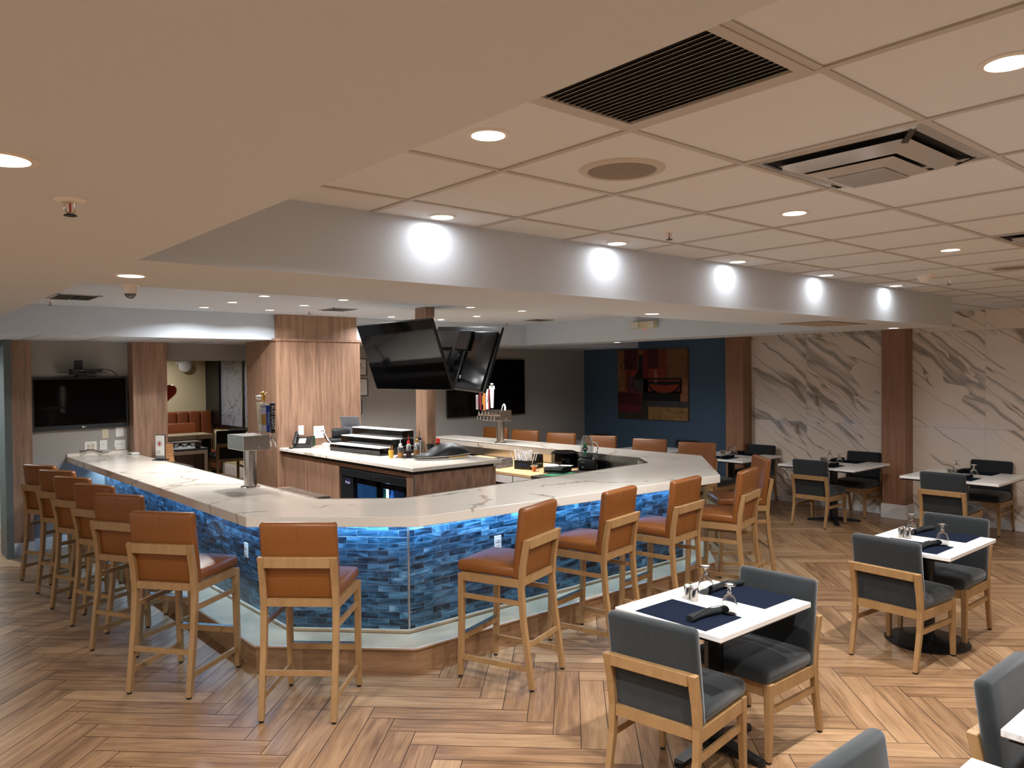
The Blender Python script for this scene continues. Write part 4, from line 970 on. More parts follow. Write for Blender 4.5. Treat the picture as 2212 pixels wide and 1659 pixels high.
# ================================================================== THINGS ON AND IN THE BAR
def handle(label_, t, x, y, z0, h, w0, w1, mat, words=None, inkm='ink', topper=None, stem='chrome', d=.018, rz=0, side='-y', facing=-90):
    """one tap handle with faucet; (x,y,z0) foot of the lever"""
    hd = obj('tap_handle', B().hexa([(-w0/2, -d/2, 0), (w0/2, -d/2, 0), (w0/2, d/2, 0), (-w0/2, d/2, 0), (-w1/2, -d/2, h), (w1/2, -d/2, h), (w1/2, d/2, h), (-w1/2, d/2, h)]).bevel(.003, 2), mat, t)
    hd.location = (x, y, z0); hd.rotation_euler = (0, 0, rz)
    if words: text('handle_lettering', words[0], words[1], inkm, hd, (0, -d/2-.0008, h*.52), (rad(90), rad(words[2]), 0), sx=1.0)
    if topper: obj('handle_topper', topper, 'white_plastic', hd)
    return hd
def tower(label, x, y, box, tapside):
    t = thing('beer_tower', label, 'beer tower', (x, y, 1.07))
    obj('column_tube', B().cyl(.052, .012, .33, seg=32), 'steel', t, True); obj('flange', B().lathe([(0, 0), (.080, 0), (.080, .006), (.062, .013), (0, .013)], 32), 'chrome', t, True)
    b = B().box(*box); b.bevel(.003, 1); obj('head_box', b, 'steel', t)
    return t
def faucet(t, x, y, z, dx, dy):
    b = B(); d = Vector((dx, dy, 0)); p = Vector((x, y, z))
    b.tube([p, p+d*.05], .010, 12); b.tube([p+d*.035+Vector((0, 0, .01)), p+d*.05, p+d*.065+Vector((0, 0, -.02)), p+d*.07+Vector((0, 0, -.065))], [.012, .012, .009, .007], 12)
    b.lathe([(0, .0), (.011, 0), (.013, .012), (.007, .022), (.005, .05), (0, .05)], 14, p+d*.04+Vector((0, 0, .005)))
    return obj('faucet', b, 'chrome', t, True)
t = tower('steel beer tower on the long bar side, seen from behind its taps', 2.588, 6.377, (-.14, .085, -.21, .13, .325, .445), 1)
obj('keyhole', B().cyl(.004, -.213, -.208, (-.01, 0, .345), 10, axis='y'), 'whiteink', t)
for yy in (.10, .02, -.075, -.165): faucet(t, .085, yy, .40, 1, 0)
H = lambda yy: (.13, yy, .455)
lid = B().lathe([(0, .27), (.018, .27), (.032, .29), (.030, .305), (0, .312)], 20)
handle('', t, *H(.10), .25, .022, .062, 'cream_plastic', ('PREMIER', .034, -90), 'brownink', lid, rz=rad(0))
lion = B()
lion.tube([(0, 0, .27), (.002, 0, .30), (-.004, 0, .325)], [.012, .014, .009], 10); lion.lathe([(0, .318), (.012, .326), (.012, .338), (0, .346)], 12)
for a, c in (((.004, 0, .31), (.032, 0, .332)), ((.004, 0, .30), (.030, 0, .306)), ((-.004, 0, .31), (-.026, 0, .335)), ((.0, 0, .28), (.020, 0, .262)), ((0, 0, .28), (-.020, 0, .262))): lion.tube([a, c], .004, 6)
h2 = handle('', t, *H(.02), .24, .040, .060, 'paper', ('W', .035, 0), 'ink'); obj('handle_topper', lion, 'gold', h2, True); obj('label_band', B().box(-.024, .024, -.0105, -.009, .06, .15), 'gold', h2)
text('handle_lettering', 'Weihe', .018, 'ink', h2, (0, -.0115, .215), (rad(90), 0, 0)); h2.children[0].hide_render = False
handle('', t, *H(-.075), .23, .026, .036, 'blue', ('YUENGLING', .020, -90), 'whiteink')
h4 = handle('', t, *H(-.165), .25, .034, .044, 'midnight', ('BUD LIGHT', .040, 90), 'whiteink')
t = tower('steel beer tower on the far bar side with its row of taps facing the island', 6.680, 8.000, (-.08, .12, -.10, .29, .300, .440), -1)
obj('keyhole', B().cyl(.004, -.103, -.098, (.02, 0, .325), 10, axis='y'), 'whiteink', t)
for yy in (.30, .235, .16, .085, .01, -.055): faucet(t, -.08, yy, .375, -1, 0)
for yy, z0, h_, w0, w1, mt, wd, ink in ((.32, .445, .20, .034, .034, 'grey_plastic', ('YUENGLING', .022, 90), 'redink'), (.245, .44, .25, .030, .036, 'darkred', None, None), (.20, .445, .25, .034, .040, 'black_gloss', ('GUINNESS', .026, 90), 'yellow'),
      (.165, .44, .27, .022, .026, 'orange', None, None), (.10, .455, .27, .042, .042, 'paper', ('ULTRA', .034, 90), 'ink'), (.065, .455, .27, .018, .018, 'darkred', None, None), (.0, .475, .25, .036, .056, 'white_plastic', ('COORS', .026, 90), 'greyink')):
    hh = handle('', t, -.135, yy, z0, h_, w0, w1, mt, wd, ink or 'ink', rz=rad(-40))
    if mt == 'white_plastic': obj('handle_topper', B().box(-.038, .038, -.012, .012, .25, .27).box(-.036, -.006, -.011, .011, .27, .295).box(.006, .036, -.011, .011, .27, .295).lathe([(0, .295), (.006, .295), (.006, .31), (.022, .315), (.020, .325), (0, .33)], 16), 'white_plastic', hh)
t = thing('drip_clips', 'white looped plastic clip on top of the far beer tower', 'clip', (6.70, 7.945, 1.5105))
obj('clip_loop', B().tube([(0, -.02, 0), (0, -.022, .05), (0, -.005, .085), (0, .02, .06), (0, .042, .0)], .008, 8).tube([(0, -.035, 0), (0, -.037, .05), (0, -.02, .08)], .008, 8), 'white_plastic', t, True)
# metal spoon rest
t = thing('spoon', 'twisted steel serving spoon lying on the bar near the switches', 'spoon', (2.29, 10.14, 1.088), rad(-15)); t.scale = (1.15, 1.4, 1.5)
obj('spoon_handle', B().tube([(-.17, 0, .02), (-.14, 0, .022), (-.10, .01, .034), (-.05, .01, .036), (0, 0, .018), (.03, 0, .010)], [.024, .019, .014, .012, .014, .020], 10), 'chrome', t, True)
b = B(); rings = []
for i in range(7):
    k = i/6; x = .02+.14*k; w = .046*sin(pi*min(1, .15+.85*k))+.006; rings.append([(x, w*cos(a), .012+.03*k*k+.016*(1-sin(a)**2*1.0)*(-1 if 0 else 0)+.006*sin(a)-.012*sin(a)*sin(a)*0+(.012*abs(cos(a)))) for a in [2*pi*j/14 for j in range(14)]])
obj('spoon_bowl', B().loft(rings), 'chrome', t, True)
# table sign near the inner edge
t = thing('table_sign', 'upright card sign with a round red emblem on the bar beside the opening', 'sign', (2.695, 9.16, 1.071), rad(-62))
obj('sign_base', B().box(-.075, .075, -.05, .05, 0, .010), 'black_plastic', t); obj('sign_holder', B().box(-.068, .068, -.006, .006, .010, .285), 'ink', t)
obj('sign_card', B().box(-.063, .063, -.0085, -.006, .016, .278), 'paper', t)
obj('emblem_ring', B().lathe([(.030, -.0095), (.034, -.0095), (.034, -.008), (.030, -.008)], 28, (-.005, 0, .185), 'y'), 'ink', t); obj('emblem_disc', B().lathe([(0, -.0095), (.018, -.0095), (.018, -.008), (0, -.008)], 24, (-.005, 0, .185), 'y'), 'redink', t)
obj('footer_band', B().box(-.063, .063, -.0092, -.0082, .016, .052), 'grey_plastic', t); obj('text_lines', B().box(-.05, .01, -.0092, -.0082, .100, .105).box(-.05, .0, -.0092, -.0082, .088, .092).box(-.05, .01, -.0092, -.0082, .076, .080), 'greyink', t)
# kraft pack and small white tray behind inner edge
t = thing('back_shelf', 'dark under-counter shelf beside the wood pillar behind the bar', 'shelf', (2.98, 9.75, 0)); obj('shelf_body', B().box(-.25, .12, -.45, .46, 0, .96), 'dark_brown', t)
for k, (dx, dy, dz, rz, h_) in enumerate(((0, 0, 0, .2, .10), (.02, .06, .10, .5, .11), (-.05, -.12, 0, -.5, .07))):
    t = thing('paper_bag_stack', ('kraft paper bags lying open behind the table sign, lower bundle', 'kraft paper bags standing folded on top of the lower bundle', 'short kraft paper bundle leaning toward the bar edge')[k], 'paper bags', (2.98+dx, 10.0+dy, .9605+dz), rz)
    for i in range(4): obj('paper_bag', B().hexa([(-.09+.012*i, -.06, 0), (.07+.012*i, -.06, 0), (.07+.012*i, -.056, 0), (-.09+.012*i, -.056, 0), (-.07+.012*i, -.06+.03*i, h_), (.09+.012*i, -.06+.03*i, h_), (.09+.012*i, -.056+.03*i, h_), (-.07+.012*i, -.056+.03*i, h_)]), 'kraft', t)
t = thing('bar_caddy_tray', 'small flat white tray at the bar edge below the wood pillar', 'tray', (2.665, 10.12, 1.0735)); obj('tray_body', B().box(-.04, .05, -.08, .08, 0, .02).bevel(.004, 1), 'white_plastic', t)
# glass-door cooler in the doorway
t = thing('bottle_cooler', 'small glass-door cooler with silver frame in front of the opening', 'cooler', (3.365, 10.32, 0))
b = B(); b.box(-.26, .26, .02, .50, .06, .10); b.box(-.26, .26, .48, .50, .1, 1.06); b.box(-.26, -.24, .02, .5, .1, 1.06); b.box(.24, .26, .02, .5, .1, 1.06); b.box(-.26, .26, -.01, .5, 1.045, 1.07)
obj('cooler_body', b, 'black', t)
b = B()
for a in ((-.25, .25, 1.0, 1.045), (-.25, .25, .1, .14), (-.25, -.205, .14, 1.0), (.205, .25, .14, 1.0)): b.box(a[0], a[1], -.02, .015, a[2], a[3])
dr = obj('cooler_door', b, 'steel', t); obj('door_pane', B().box(-.205, .205, -.006, 0.0, .14, 1.0), 'glass', dr)
obj('cooler_shelf', B().box(-.23, .23, .05, .45, .74, .75), 'wire', t); obj('cooler_shelf', B().box(-.23, .23, .05, .45, .45, .46), 'wire', t)
bt = bottle('clear bottle lying on its side on the shelf of the small glass-door cooler', 3.42, 10.55, .786, 'clear', hgt=.2); bt.rotation_euler = (0, rad(-90), 0)
t = thing('garnish_tray', 'black garnish tray with four clear bowls on the small cooler', 'garnish tray', (3.30, 10.42, 1.0705))
b = B(); b.box(-.24, .24, -.09, .09, .085, .092); b.box(-.24, -.225, -.09, .09, 0, .085); b.box(.225, .24, -.09, .09, 0, .085); obj('tray_frame', b, 'black_plastic', t); obj('tray_rim', B().box(-.245, .245, -.095, -.088, .083, .096), 'steel', t)
for i in range(4): obj('bowl', B().lathe([(0, .02), (.025, .022), (.045, .05), (.050, .082), (.046, .082), (.040, .052), (.02, .030), (0, .028)], 20, (-.165+.11*i, -.02, 0)), 'clear', t, True)
# room beyond: worktop, banquette, balloon, panels
t = thing('side_counter', 'cream stone-topped counter seen through the opening', 'counter', (4.10, 13.0, 0)); obj('worktop', B().box(-.75, .47, -.31, .25, 1.00, 1.07).bevel(.003, 1), 'worktop', t); obj('cabinet', B().box(-.72, .20, -.25, .22, 0, 1.0), 'black', t); obj('support_leg', B().box(.30, .44, -.22, .20, 0, 1.0), 'bezel', t)
t = thing('banquette', 'tall rust leather banquette with vertical channels in the next room', 'banquette', (5.0, 16.70, 0))
for i in range(8):
    b = B().box(-.98+.24*i, -.745+.24*i, -.10, .12, .42, 1.28); b.bevel(.04, 3); obj('back_channel', b, 'banquette', t, True)
obj('seat_bench', B().box(-.98, .93, -.62, -.08, .10, .48).bevel(.03, 3), 'banquette', t, True)
t = thing('leather_booth_back', 'plain rust leather seat back in front of the channelled banquette', 'seat back', (4.78, 15.0, 0)); obj('back_panel', B().box(-.25, .25, -.05, .05, .45, 1.135).bevel(.012, 2), 'banquette', t, True); obj('seat_bench', B().box(-.25, .25, .05, .5, .08, .46).bevel(.02, 2), 'banquette', t, True)
t = thing('balloon', 'red foil heart balloon half hidden by the wood pillar', 'balloon', (3.870, 12.9, 1.765))
b = B(); rings = []; N = 40
def heart(a): return (16*sin(a)**3/16, (13*cos(a)-5*cos(2*a)-2*cos(3*a)-cos(4*a))/16)
for k in range(-5, 6):
    s_ = sqrt(max(0.0, 1-(k/5.2)**2))**.6; rings.append([(heart(2*pi*j/N)[0]*.182*(.35+.65*s_), k*.018, heart(2*pi*j/N)[1]*.182*(.35+.65*s_)-.02) for j in range(N)])
obj('foil_heart', B().loft(rings), 'foil_red', t, True); obj('balloon_stick', B().tube([(.0, 0, -.17), (-.01, 0, -.30), (-.02, 0, -.693)], .004, 6), 'ink', t)
t = thing('wall_lamp', 'round white wall lamp on the cream wall of the next room', 'wall lamp', (5.50, 17.0, 2.23)); obj('lamp_shade', B().lathe([(0, -.12), (.085, -.115), (.128, -.09), (.133, -.05), (0, -.02)], 32, (0, 0, 0), 'y'), 'white_plastic', t, True); obj('lamp_bracket', B().box(-.18, .18, -.045, 0, .02, .10).bevel(.02, 2), 'white_plastic', t)
t = thing('wall_panel_frame', 'black framed grey veined panels on the side wall of the next room', 'wall panel', (6.0, 14.6, 1.62))
b = B(); b.box(-.03, 0, -1.7, 2.39, -.70, -.62); b.box(-.03, 0, -1.7, 2.39, .90, .98); b.box(-.06, 0, 1.62, 2.39, -.62, .90)
for y in (-1.7, -.62, .42): b.box(-.035, 0, y-.035, y+.035, -.62, .90)
obj('panel_frame', b, 'black', t)
for y0, y1 in ((-1.66, -.66), (-.58, .38), (.46, 1.62)): obj('veined_panel', B().box(-.012, -.002, y0, y1, -.62, .90), 'grey_marble', t)
t = thing('window_ledge_bench', 'low cream ledge under the framed panels of the next room', 'ledge', (5.86, 14.6, 0)); obj('ledge_top', B().box(-.14, .13, -1.7, 1.3, .86, .91), 'cream_wall', t)
t = thing('phone_dock', 'small black case standing on the ledge under the grey panels', 'case', (5.80, 15.1, .9105)); obj('case_body', B().box(-.05, .05, -.09, .09, 0, .06).bevel(.006, 2), 'black_plastic', t)

# ------------------------------------------------------------------ on the island
t = thing('desk_phone', 'black office desk phone on the island beside the wide column', 'phone', (4.18, 8.70, ZI+.0005), rad(-35))
b = B().hexa([(-.10, -.10, 0), (.11, -.10, 0), (.11, .10, 0), (-.10, .10, 0), (-.10, -.10, .025), (.11, -.10, .025), (.11, .09, .125), (-.10, .09, .125)]).bevel(.006, 2); obj('phone_base', b, 'black_plastic', t)
sl = Matrix.Translation((0, -.10, .026)) @ Matrix.Rotation(math.atan2(.10, .19), 4, 'X')
obj('paper_insert', B().box(-.045, .035, .06, .165, 0, .0015).xf(sl), 'paper', t); obj('insert_lines', B().box(-.038, .028, .075, .080, .0015, .0022).box(-.038, .028, .10, .105, .0015, .0022).box(-.038, .02, .13, .135, .0015, .0022).xf(sl), 'redink', t)
b = B()
for i in range(3):
    for j in range(4): b.box(.048+.018*i, .060+.018*i, .03+.022*j, .044+.022*j, 0, .003)
obj('keypad', b.xf(sl), 'bezel', t)
obj('handset', B().tube([(-.085, -.11, .05), (-.085, -.09, .075), (-.085, 0, .125), (-.085, .085, .165), (-.085, .105, .14)], [.024, .022, .015, .022, .024], 12), 'black_plastic', t, True)
pts = [(-.11+.02*sin(i*.25), -.13-.06*i/60+.008*cos(i*1.3), .010+.006*sin(i*1.3)) for i in range(60)]
obj('coiled_cord', B().tube(pts, .0032, 5), 'rubber', t, True)
t = thing('charging_cable', 'tangled white cable heap between the phone and the card terminal', 'cable', (4.40, 8.45, ZI+.0005)); b = B(); r1 = random.Random(5)
for k in range(5):
    cx, cy, rx, ry = r1.uniform(-.03, .03), r1.uniform(-.03, .03), r1.uniform(.06, .10), r1.uniform(.05, .09)
    b.tube([(cx+rx*cos(a), cy+ry*sin(a), .006+.010*k+.006*sin(3*a+k)) for a in [2*pi*i/24 for i in range(25)]], .0042, 6)
b.tube([(.05, .03, .04), (.03, .10, .09), (.02, .15, .16), (.04, .20, .20)], .0042, 6); obj('cable_loops', b, 'white_plastic', t, True)
t = thing('card_terminal', 'black receipt printer with card terminal on the island', 'receipt printer', (4.60, 8.55, ZI+.0005), rad(-25))
obj('printer_body', soft_box(-.14, .13, -.10, .10, 0, .10, .025), 'black_plastic', t, True); obj('terminal', B().box(-.10, .12, -.03, .09, .10, .215).bevel(.025, 3).xf(Matrix.Rotation(rad(-6), 4, 'X')), 'black_plastic', t, True); obj('wires', B().tube([(-.14, 0, .03), (-.18, .04, .10), (-.17, .08, .17), (-.22, .05, .19)], .005, 6).tube([(-.12, .02, .05), (-.20, .0, .14), (-.19, .06, .16)], .004, 6), 'rubber', t, True)
t = thing('green_cup', 'small dark green cup behind the desk phone', 'cup', (4.36, 8.80, ZI+.0005)); obj('cup_body', B().lathe([(0, 0), (.024, 0), (.028, .12), (.024, .12), (.021, .01), (0, .01)], 20), 'cup_green', t, True)
t = thing('pos_tablet', 'silver tablet on a curved grey stand behind the stepped riser', 'tablet', (4.80, 8.66, ZI+.0005), rad(-52))
b = B(); rings = []
for i in range(9):
    a = pi*.5*i/8; rings.append([(-.085, .07-.16*(1-cos(a))*.9, .22*sin(a)), (.085, .07-.16*(1-cos(a))*.9, .22*sin(a)), (.085, .085-.16*(1-cos(a))*.9, .228*sin(a)+.004), (-.085, .085-.16*(1-cos(a))*.9, .228*sin(a)+.004)])
obj('curved_stand', B().box(-.09, .09, -.012, 0, 0, .215).bevel(.004, 1).xf(Matrix.Rotation(rad(4), 4, 'X')), 'space_grey', t); obj('stand_foot', B().box(-.09, .09, -.02, .14, 0, .010).bevel(.003, 1), 'space_grey', t)
tb = Matrix.Translation((0, .02, .225)) @ Matrix.Rotation(rad(24), 4, 'X'); b = B().box(-.125, .125, -.006, .004, -.04, .135); b.bevel(.004, 2); o1 = obj('tablet_case', b.xf(tb), 'space_grey', t)
obj('tablet_screen', B().box(-.115, .115, .004, .006, -.03, .125).xf(tb), 'screen', t)
# stepped riser
t = thing('display_riser', 'glossy black three-step bottle riser with frosted white step tops', 'display riser', (4.30, 7.14, ZI+.0005), rad(4))
for k in range(3):
    x0 = .0+.15*k; z1 = .085*(k+1)
    st = obj('step_body', B().box(x0, .45 if k < 2 else .45, .0, .985-.01, .085*k, z1-.010), 'black_gloss', t)
    obj('step_top', B().box(x0, x0+(.15 if k < 2 else .15), .0, .985-.01, z1-.010, z1).bevel(.001, 1), 'white_paint', st)
# syrups and shakers
for k, (x, y, lab, mt, cp, hh, rr_) in enumerate(((4.36, 6.83, 'amber syrup dispenser bottle at the front of the tray', 'amber', 'white_plastic', .17, .030), (4.44, 6.80, 'dark syrup bottle in the middle of the tray', 'dark_syrup', 'red', .20, .026), (4.54, 6.80, 'honey coloured squeeze bottle with brown top', 'amber', 'gold', .21, .030),
      (4.62, 6.86, 'squeeze bottle with a black nozzle next to the post', 'clear', 'black_plastic', .23, .030))):
    t = thing('syrup_bottle', lab, 'bottle', (x, y, ZI+.006), 0, 'bar syrup bottles on the clear tray')
    bb_ = obj('bottle_body', B().lathe([(0, hh*.32), (rr_, hh*.32), (rr_, hh*.62), (rr_*.5, hh*.72), (0, hh*.72)], 18), 'clear', t, True); obj('syrup', B().lathe([(0, 0), (rr_, 0), (rr_, hh*.319), (0, hh*.319)], 18), mt, bb_, True); obj('pour_spout', B().lathe([(0, hh*.70), (rr_*.6, hh*.70), (rr_*.55, hh*.82), (.004, hh*.86), (.003, hh*1.12), (0, hh*1.12)], 14), cp, t, True)
t = thing('clear_tray', 'clear round tray under the syrup bottles', 'tray', (4.50, 6.83, ZI+.0005)); obj('tray_disc', B().cyl(.165, 0, .005, seg=36), 'clear', t)
t = thing('black_cup', 'flared black measuring cup behind the syrup bottles', 'cup', (4.66, 6.72, ZI+.055)); t.location.z = ZI+.0005; obj('cup_body', B().lathe([(0, 0), (.028, 0), (.030, .06), (.046, .13), (.042, .13), (.026, .062), (0, .01)], 22), 'black_plastic', t, True)
t = thing('toothpick_cup', 'yellow cup of cocktail picks beside the riser', 'pick cup', (4.29, 6.90, ZI+.0005)); obj('cup_body', B().lathe([(0, 0), (.022, 0), (.028, .08), (.025, .08), (.02, .006), (0, .006)], 18), 'yellow', t, True)
for k in range(5): obj('cocktail_pick', B().tube([(.004*k-.008, 0, .02), (-.015+.010*k, .012*(-1)**k, .125)], .0018, 5), 'kraft', t)
t = thing('red_cap_bottle', 'dark bottle with a bright red cap beyond the slim post', 'bottle', (5.005, 7.32, ZI)); t.location = (4.965, 6.98, ZI+.0005); t.location.y = 7.02; t.location.x = 5.0-.03; obj('bottle_body', B().cyl(.024, 0, .10), 'dark_syrup', t, True); obj('bottle_cap', B().lathe([(0, .10), (.020, .10), (.022, .15), (.008, .16), (0, .16)], 18), 'red', t, True)
# covered platter with black lid
t = thing('domed_platter', 'large black scoop-shaped lid over a yellow and white cutting tray', 'covered tray', (4.63, 6.48, ZI+.0005), rad(-14))
b = B(); rings = []
for i in range(17):
    k = i/16; x = -.29+.58*k; w = .15*sin(pi*(.12+.80*k))**.7; zt = .055+.105*sin(pi*min(1, max(0, k*1.15-.22)))**1.0*(k > .15); zb = .018+.012*k
    rings.append([(x, w*cos(a), (zb+(max(zt, .05)-zb)*max(0, sin(a))**.7) if sin(a) > 0 else zb) for a in [2*pi*j/22 for j in range(22)]])
obj('lid', B().loft(rings), 'black_plastic', t, True)
obj('lid_rim', B().tube([(-.29+.58*i/20, -.152*sin(pi*(.12+.80*i/20))**.7-.003, .030+.012*i/20) for i in range(21)], .006, 8), 'steel', t, True)
b = B().prism([(-.27+.54*i/14, -.145*sin(pi*(.14+.78*i/14))**.7) for i in range(15)]+[(.27-.54*i/14, .145*sin(pi*(.92-.78*i/14))**.7) for i in range(15)], 0, .016); obj('board', b, 'white_plastic', t)
b = B().prism([(.02+.24*i/8, -.146*sin(pi*(.55+.35*i/8))**.7) for i in range(9)]+[(.26, .0), (.02, 0)], .016, .034); obj('yellow_edge', b, 'yellow', t)

# ------------------------------------------------------------------ under-bar run on the far side
ZU = .90
t = thing('underbar_cabinet', 'white-framed under-bar cabinet with dark glass doors and bamboo top', 'cabinet', (5.60, 5.35, 0))
b = B(); b.box(0, .92, 0, 2.9, .06, ZU-.03)
obj('carcass', B().box(.03, .92, 0, 2.9, .06, ZU-.03), 'black', t)
obj('board_top', B().box(0, .93, .85, 2.9, ZU-.03, ZU).bevel(.002, 1), 'bamboo', t); obj('dark_top', B().box(0, .93, 0, .85, ZU-.03, ZU-.004), 'dark_brown', t)
for k in range(5):
    y0 = .02+.57*k; b = B()
    for a in ((y0, y0+.55, ZU-.12, ZU-.035), (y0, y0+.55, .08, .14), (y0, y0+.06, .14, ZU-.12), (y0+.49, y0+.55, .14, ZU-.12)): b.box(0, .028, *a)
    d = obj('cabinet_door', b, 'white_plastic', t); obj('door_pane', B().box(.012, .018, y0+.06, y0+.49, .14, ZU-.12), 'black_gloss', d)
t = thing('steel_splash', 'steel splash panel behind the under-bar run', 'splash panel', (6.56, 6.9, ZU)); obj('panel', B().box(0, .006, -1.5, 2.6, 0, .095), 'steel', t)
def basket():
    t = thing('mesh_basket', 'grey perforated plastic basket at the end of the bamboo board', 'basket', (5.86, 7.02, ZU+.0005), rad(8))
    b = B()
    for (p, q) in (((-.13, -.08), (.13, -.08)), ((.13, -.08), (.13, .08)), ((.13, .08), (-.13, .08)), ((-.13, .08), (-.13, -.08))):
        for z0, z1 in ((0, .018), (.088, .105)): b.bar((p[0], p[1], (z0+z1)/2), (q[0], q[1], (z0+z1)/2), .005, z1-z0)
        n_ = 8
        for i in range(n_+1):
            k = i/n_; x, y = p[0]+(q[0]-p[0])*k, p[1]+(q[1]-p[1])*k; b.bar((x, y, .01), (x, y, .1), .004, .009)
            if i < n_:
                k2 = (i+1)/n_; x2, y2 = p[0]+(q[0]-p[0])*k2, p[1]+(q[1]-p[1])*k2; b.bar((x, y, .018), (x2, y2, .088), .004, .008); b.bar((x2, y2, .018), (x, y, .088), .004, .008); b.bar((x, y, .053), (x2, y2, .053), .004, .008)
    b.box(-.13, .13, -.08, .08, 0, .004); obj('basket_body', b, 'grey_plastic', t)
basket()
t = thing('bar_caddy', 'black bar caddy with white lettering, full of paper-wrapped straws', 'bar caddy', (6.04, 6.72, ZU+.0005), rad(20))
b = B(); b.box(-.15, .15, -.11, .11, 0, .008)
for a in ((-.15, .15, -.11, -.102, .10), (-.15, .15, .102, .11, .10), (-.15, -.142, -.11, .11, .10), (.142, .15, -.11, .11, .15), (-.005, .003, -.11, .11, .10), (.05, .15, -.11, -.102, .13), (.05, .15, .102, .11, .15)): b.box(a[0], a[1], a[2], a[3], .008, a[4])
obj('caddy_body', b, 'black_plastic', t)
text('caddy_lettering', 'NEW AMSTERDAM', .024, 'whiteink', t, (0.0, -.1115, .05), (rad(90), 0, 0), sx=1.1)
text('caddy_lettering', 'VODKA', .03, 'blue', t, (-.1515, 0, .055), (rad(90), 0, rad(-90)))
r1 = random.Random(11)
for k in range(44):
    x, y = r1.uniform(-.13, -.02), r1.uniform(-.09, .09); dx, dy = r1.uniform(-.05, .05)+(x+.07)*.6, r1.uniform(-.05, .05)+y*.5; hgt = r1.uniform(.17, .215)
    s = tag(obj('straw', B().tube([(0, 0, 0), (dx, dy, hgt)], .0055, 6), 'straw', None, True), 'white paper-wrapped straw standing in the black bar caddy', 'straw', 'wrapped straws in the bar caddy')
    c_, s_ = cos(rad(20)), sin(rad(20)); s.location = (6.04+x*c_-y*s_, 6.72+x*s_+y*c_, ZU+.012)
t = thing('drum_case', 'black ribbed drum-shaped case on the under-bar counter', 'drum case', (6.40, 6.50, ZU+.0005))
b = B(); pr = [(0, 0), (.150, 0), (.155, .02), (.158, .03)]
for i in range(7): z = .04+.018*i; pr += [(.158, z), (.150, z+.004), (.150, z+.010), (.158, z+.014)]
pr += [(.152, .172), (.120, .190), (0, .194)]; obj('drum_body', B().lathe(pr, 10), 'black_gloss', t)
text('drum_lettering', 'Hamilton', .022, 'whiteink', t, (-.108, -.108, .018), (rad(90), 0, rad(-50))); obj('drum_base', B().cyl(.164, -.0, .012, seg=10), 'black_plastic', t)
t = thing('blender', 'squat black blender base with small silver badge', 'blender', (6.42, 6.15, ZU+.0005), rad(-50))
obj('motor_base', B().box(-.10, .10, -.09, .09, 0, .125).bevel(.018, 3), 'black_plastic', t, True); obj('badge', B().box(-.07, -.02, -.0925, -.0895, .085, .098), 'steel', t); obj('dial', B().cyl(.012, -.096, -.09, (-.045, 0, .035), 16, axis='y'), 'steel', t)
t = thing('blender_jar', 'clear blender jar with black and green stickers and a handle', 'blender jar', (6.42, 6.15, ZU+.127), rad(-50))
obj('jar_body', B().lathe([(0, 0), (.060, 0), (.064, .02), (.078, .13), (.060, .19), (.055, .235), (.051, .235), (.056, .19), (.073, .13), (.060, .024), (0, .012)], 8), 'clear', t, True)
obj('jar_handle', B().tube([(.07, 0, .05), (.115, 0, .06), (.125, 0, .12), (.105, 0, .17), (.062, 0, .18)], .010, 10), 'clear', t, True); obj('jar_collar', B().cyl(.062, -.0, .022, seg=20), 'black_plastic', t); obj('jar_lid', B().lathe([(0, .235), (.045, .235), (.045, .26), (0, .262)], 16), 'clear', t, True)
def sticker(z, r, mt): return obj('sticker', B().lathe([(0, -.002), (r, -.002), (r, 0), (0, 0)], 24, (-.015, -.080, z), 'y'), mt, t)
sticker(.155, .020, 'green'); sticker(.115, .030, 'ink'); sticker(.068, .020, 'green'); text('sticker_lettering', 'HIGH\nIMPACT', .012, 'whiteink', t, (-.015, -.0826, .115), (rad(90), 0, 0))
t = thing('menu_stack', 'stack of thin black menu covers near the blender', 'menu stack', (6.02, 6.22, ZU+.0005), rad(25))
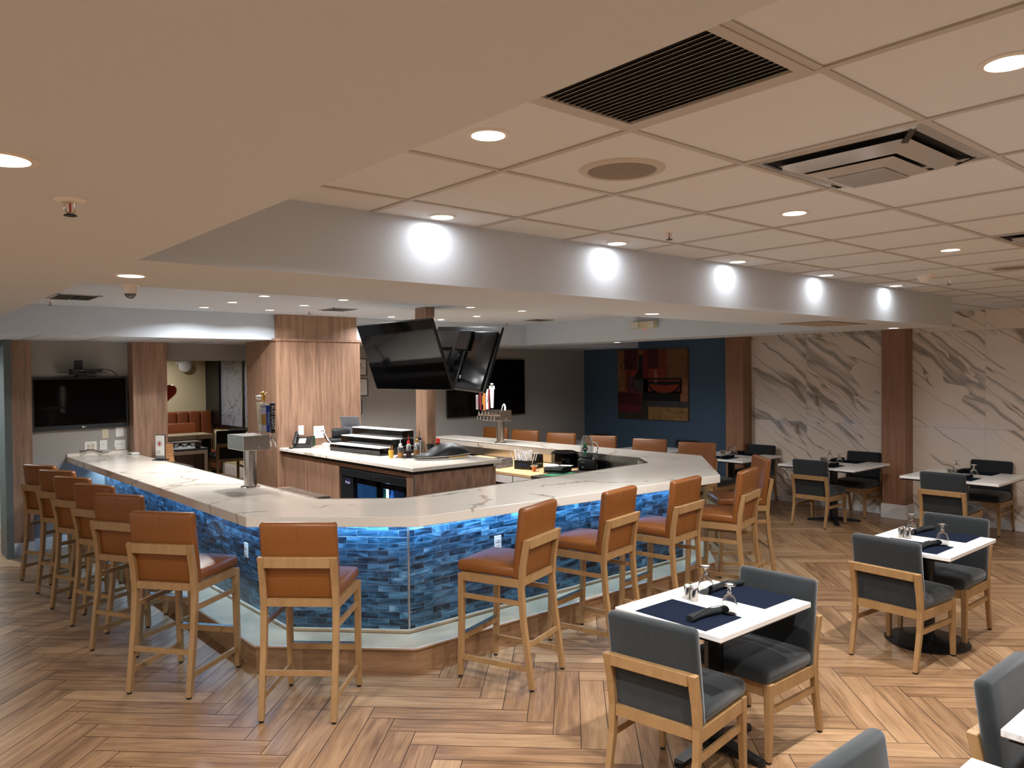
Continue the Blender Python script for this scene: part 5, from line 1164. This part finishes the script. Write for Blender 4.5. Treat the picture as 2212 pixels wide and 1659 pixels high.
for k in range(6): obj('menu_cover', B().box(-.15+.006*(k % 3), .15+.006*(k % 3), -.11-.004*(k % 2), .11, .011*k, .011*k+.009).bevel(.002, 1), 'black_plastic', t)
t = thing('paper_bowl', 'shallow white bowl upturned on the menu stack', 'bowl', (6.10, 6.42, ZU+.0005)); t.location = (5.99, 6.28, ZU+.067); obj('bowl_body', B().lathe([(0, .018), (.04, .017), (.075, .010), (.085, 0), (0, 0)], 28), 'paper', t, True)
t = thing('white_sheet', 'white sheet of paper lying on the menu stack', 'paper', (6.10, 6.17, ZU+.067), rad(25)); obj('sheet', B().box(-.04, .06, -.07, .07, 0, .001), 'paper', t)
t = thing('orange_funnel', 'small orange and cream strainer cup between caddy and menus', 'strainer', (5.88, 6.45, ZU+.0005)); obj('funnel_body', B().lathe([(0, 0), (.014, 0), (.035, .055), (.030, .055), (.010, .004), (0, .004)], 18), 'orange', t, True); obj('funnel_rim', B().lathe([(.030, .055), (.042, .055), (.042, .062), (.030, .062)], 20), 'cream_plastic', t, True)
t = thing('bar_mat', 'green bar mat by the menu stack', 'mat', (5.86, 6.02, ZU-.0035)); obj('mat_body', B().box(-.14, .25, -.12, .14, 0, .004), 'green', t)
t = thing('bar_mat', 'black rubber bar mat behind the pointed inner bar corner', 'mat', (6.25, 5.75, ZU-.0035)); obj('mat_body', B().box(-.15, .25, -.18, .12, 0, .006), 'rubber', t)
# tap drip tray and hose near first tower
t = thing('drip_tray', 'steel drip tray at the inner bar edge beside the near beer tower', 'drip tray', (2.83, 6.10, .985)); obj('tray_pan', B().box(-.09, .13, -.42, .34, .03, .045), 'steel', t)
b = B()
for i in range(12): b.box(-.085, .125, -.41+.06*i, -.395+.06*i, .045, .050)
obj('tray_grate', b, 'chrome', t)
# faint things behind: bar sink faucet
t = thing('sink_faucet', 'slim curved faucet under the far bar side', 'faucet', (6.05, 8.9, ZU+.0005)); obj('spout', B().tube([(0, 0, 0), (0, 0, .09), (-.02, -.02, .12), (-.06, -.04, .125), (-.09, -.06, .09)], .008, 8), 'chrome', t, True)
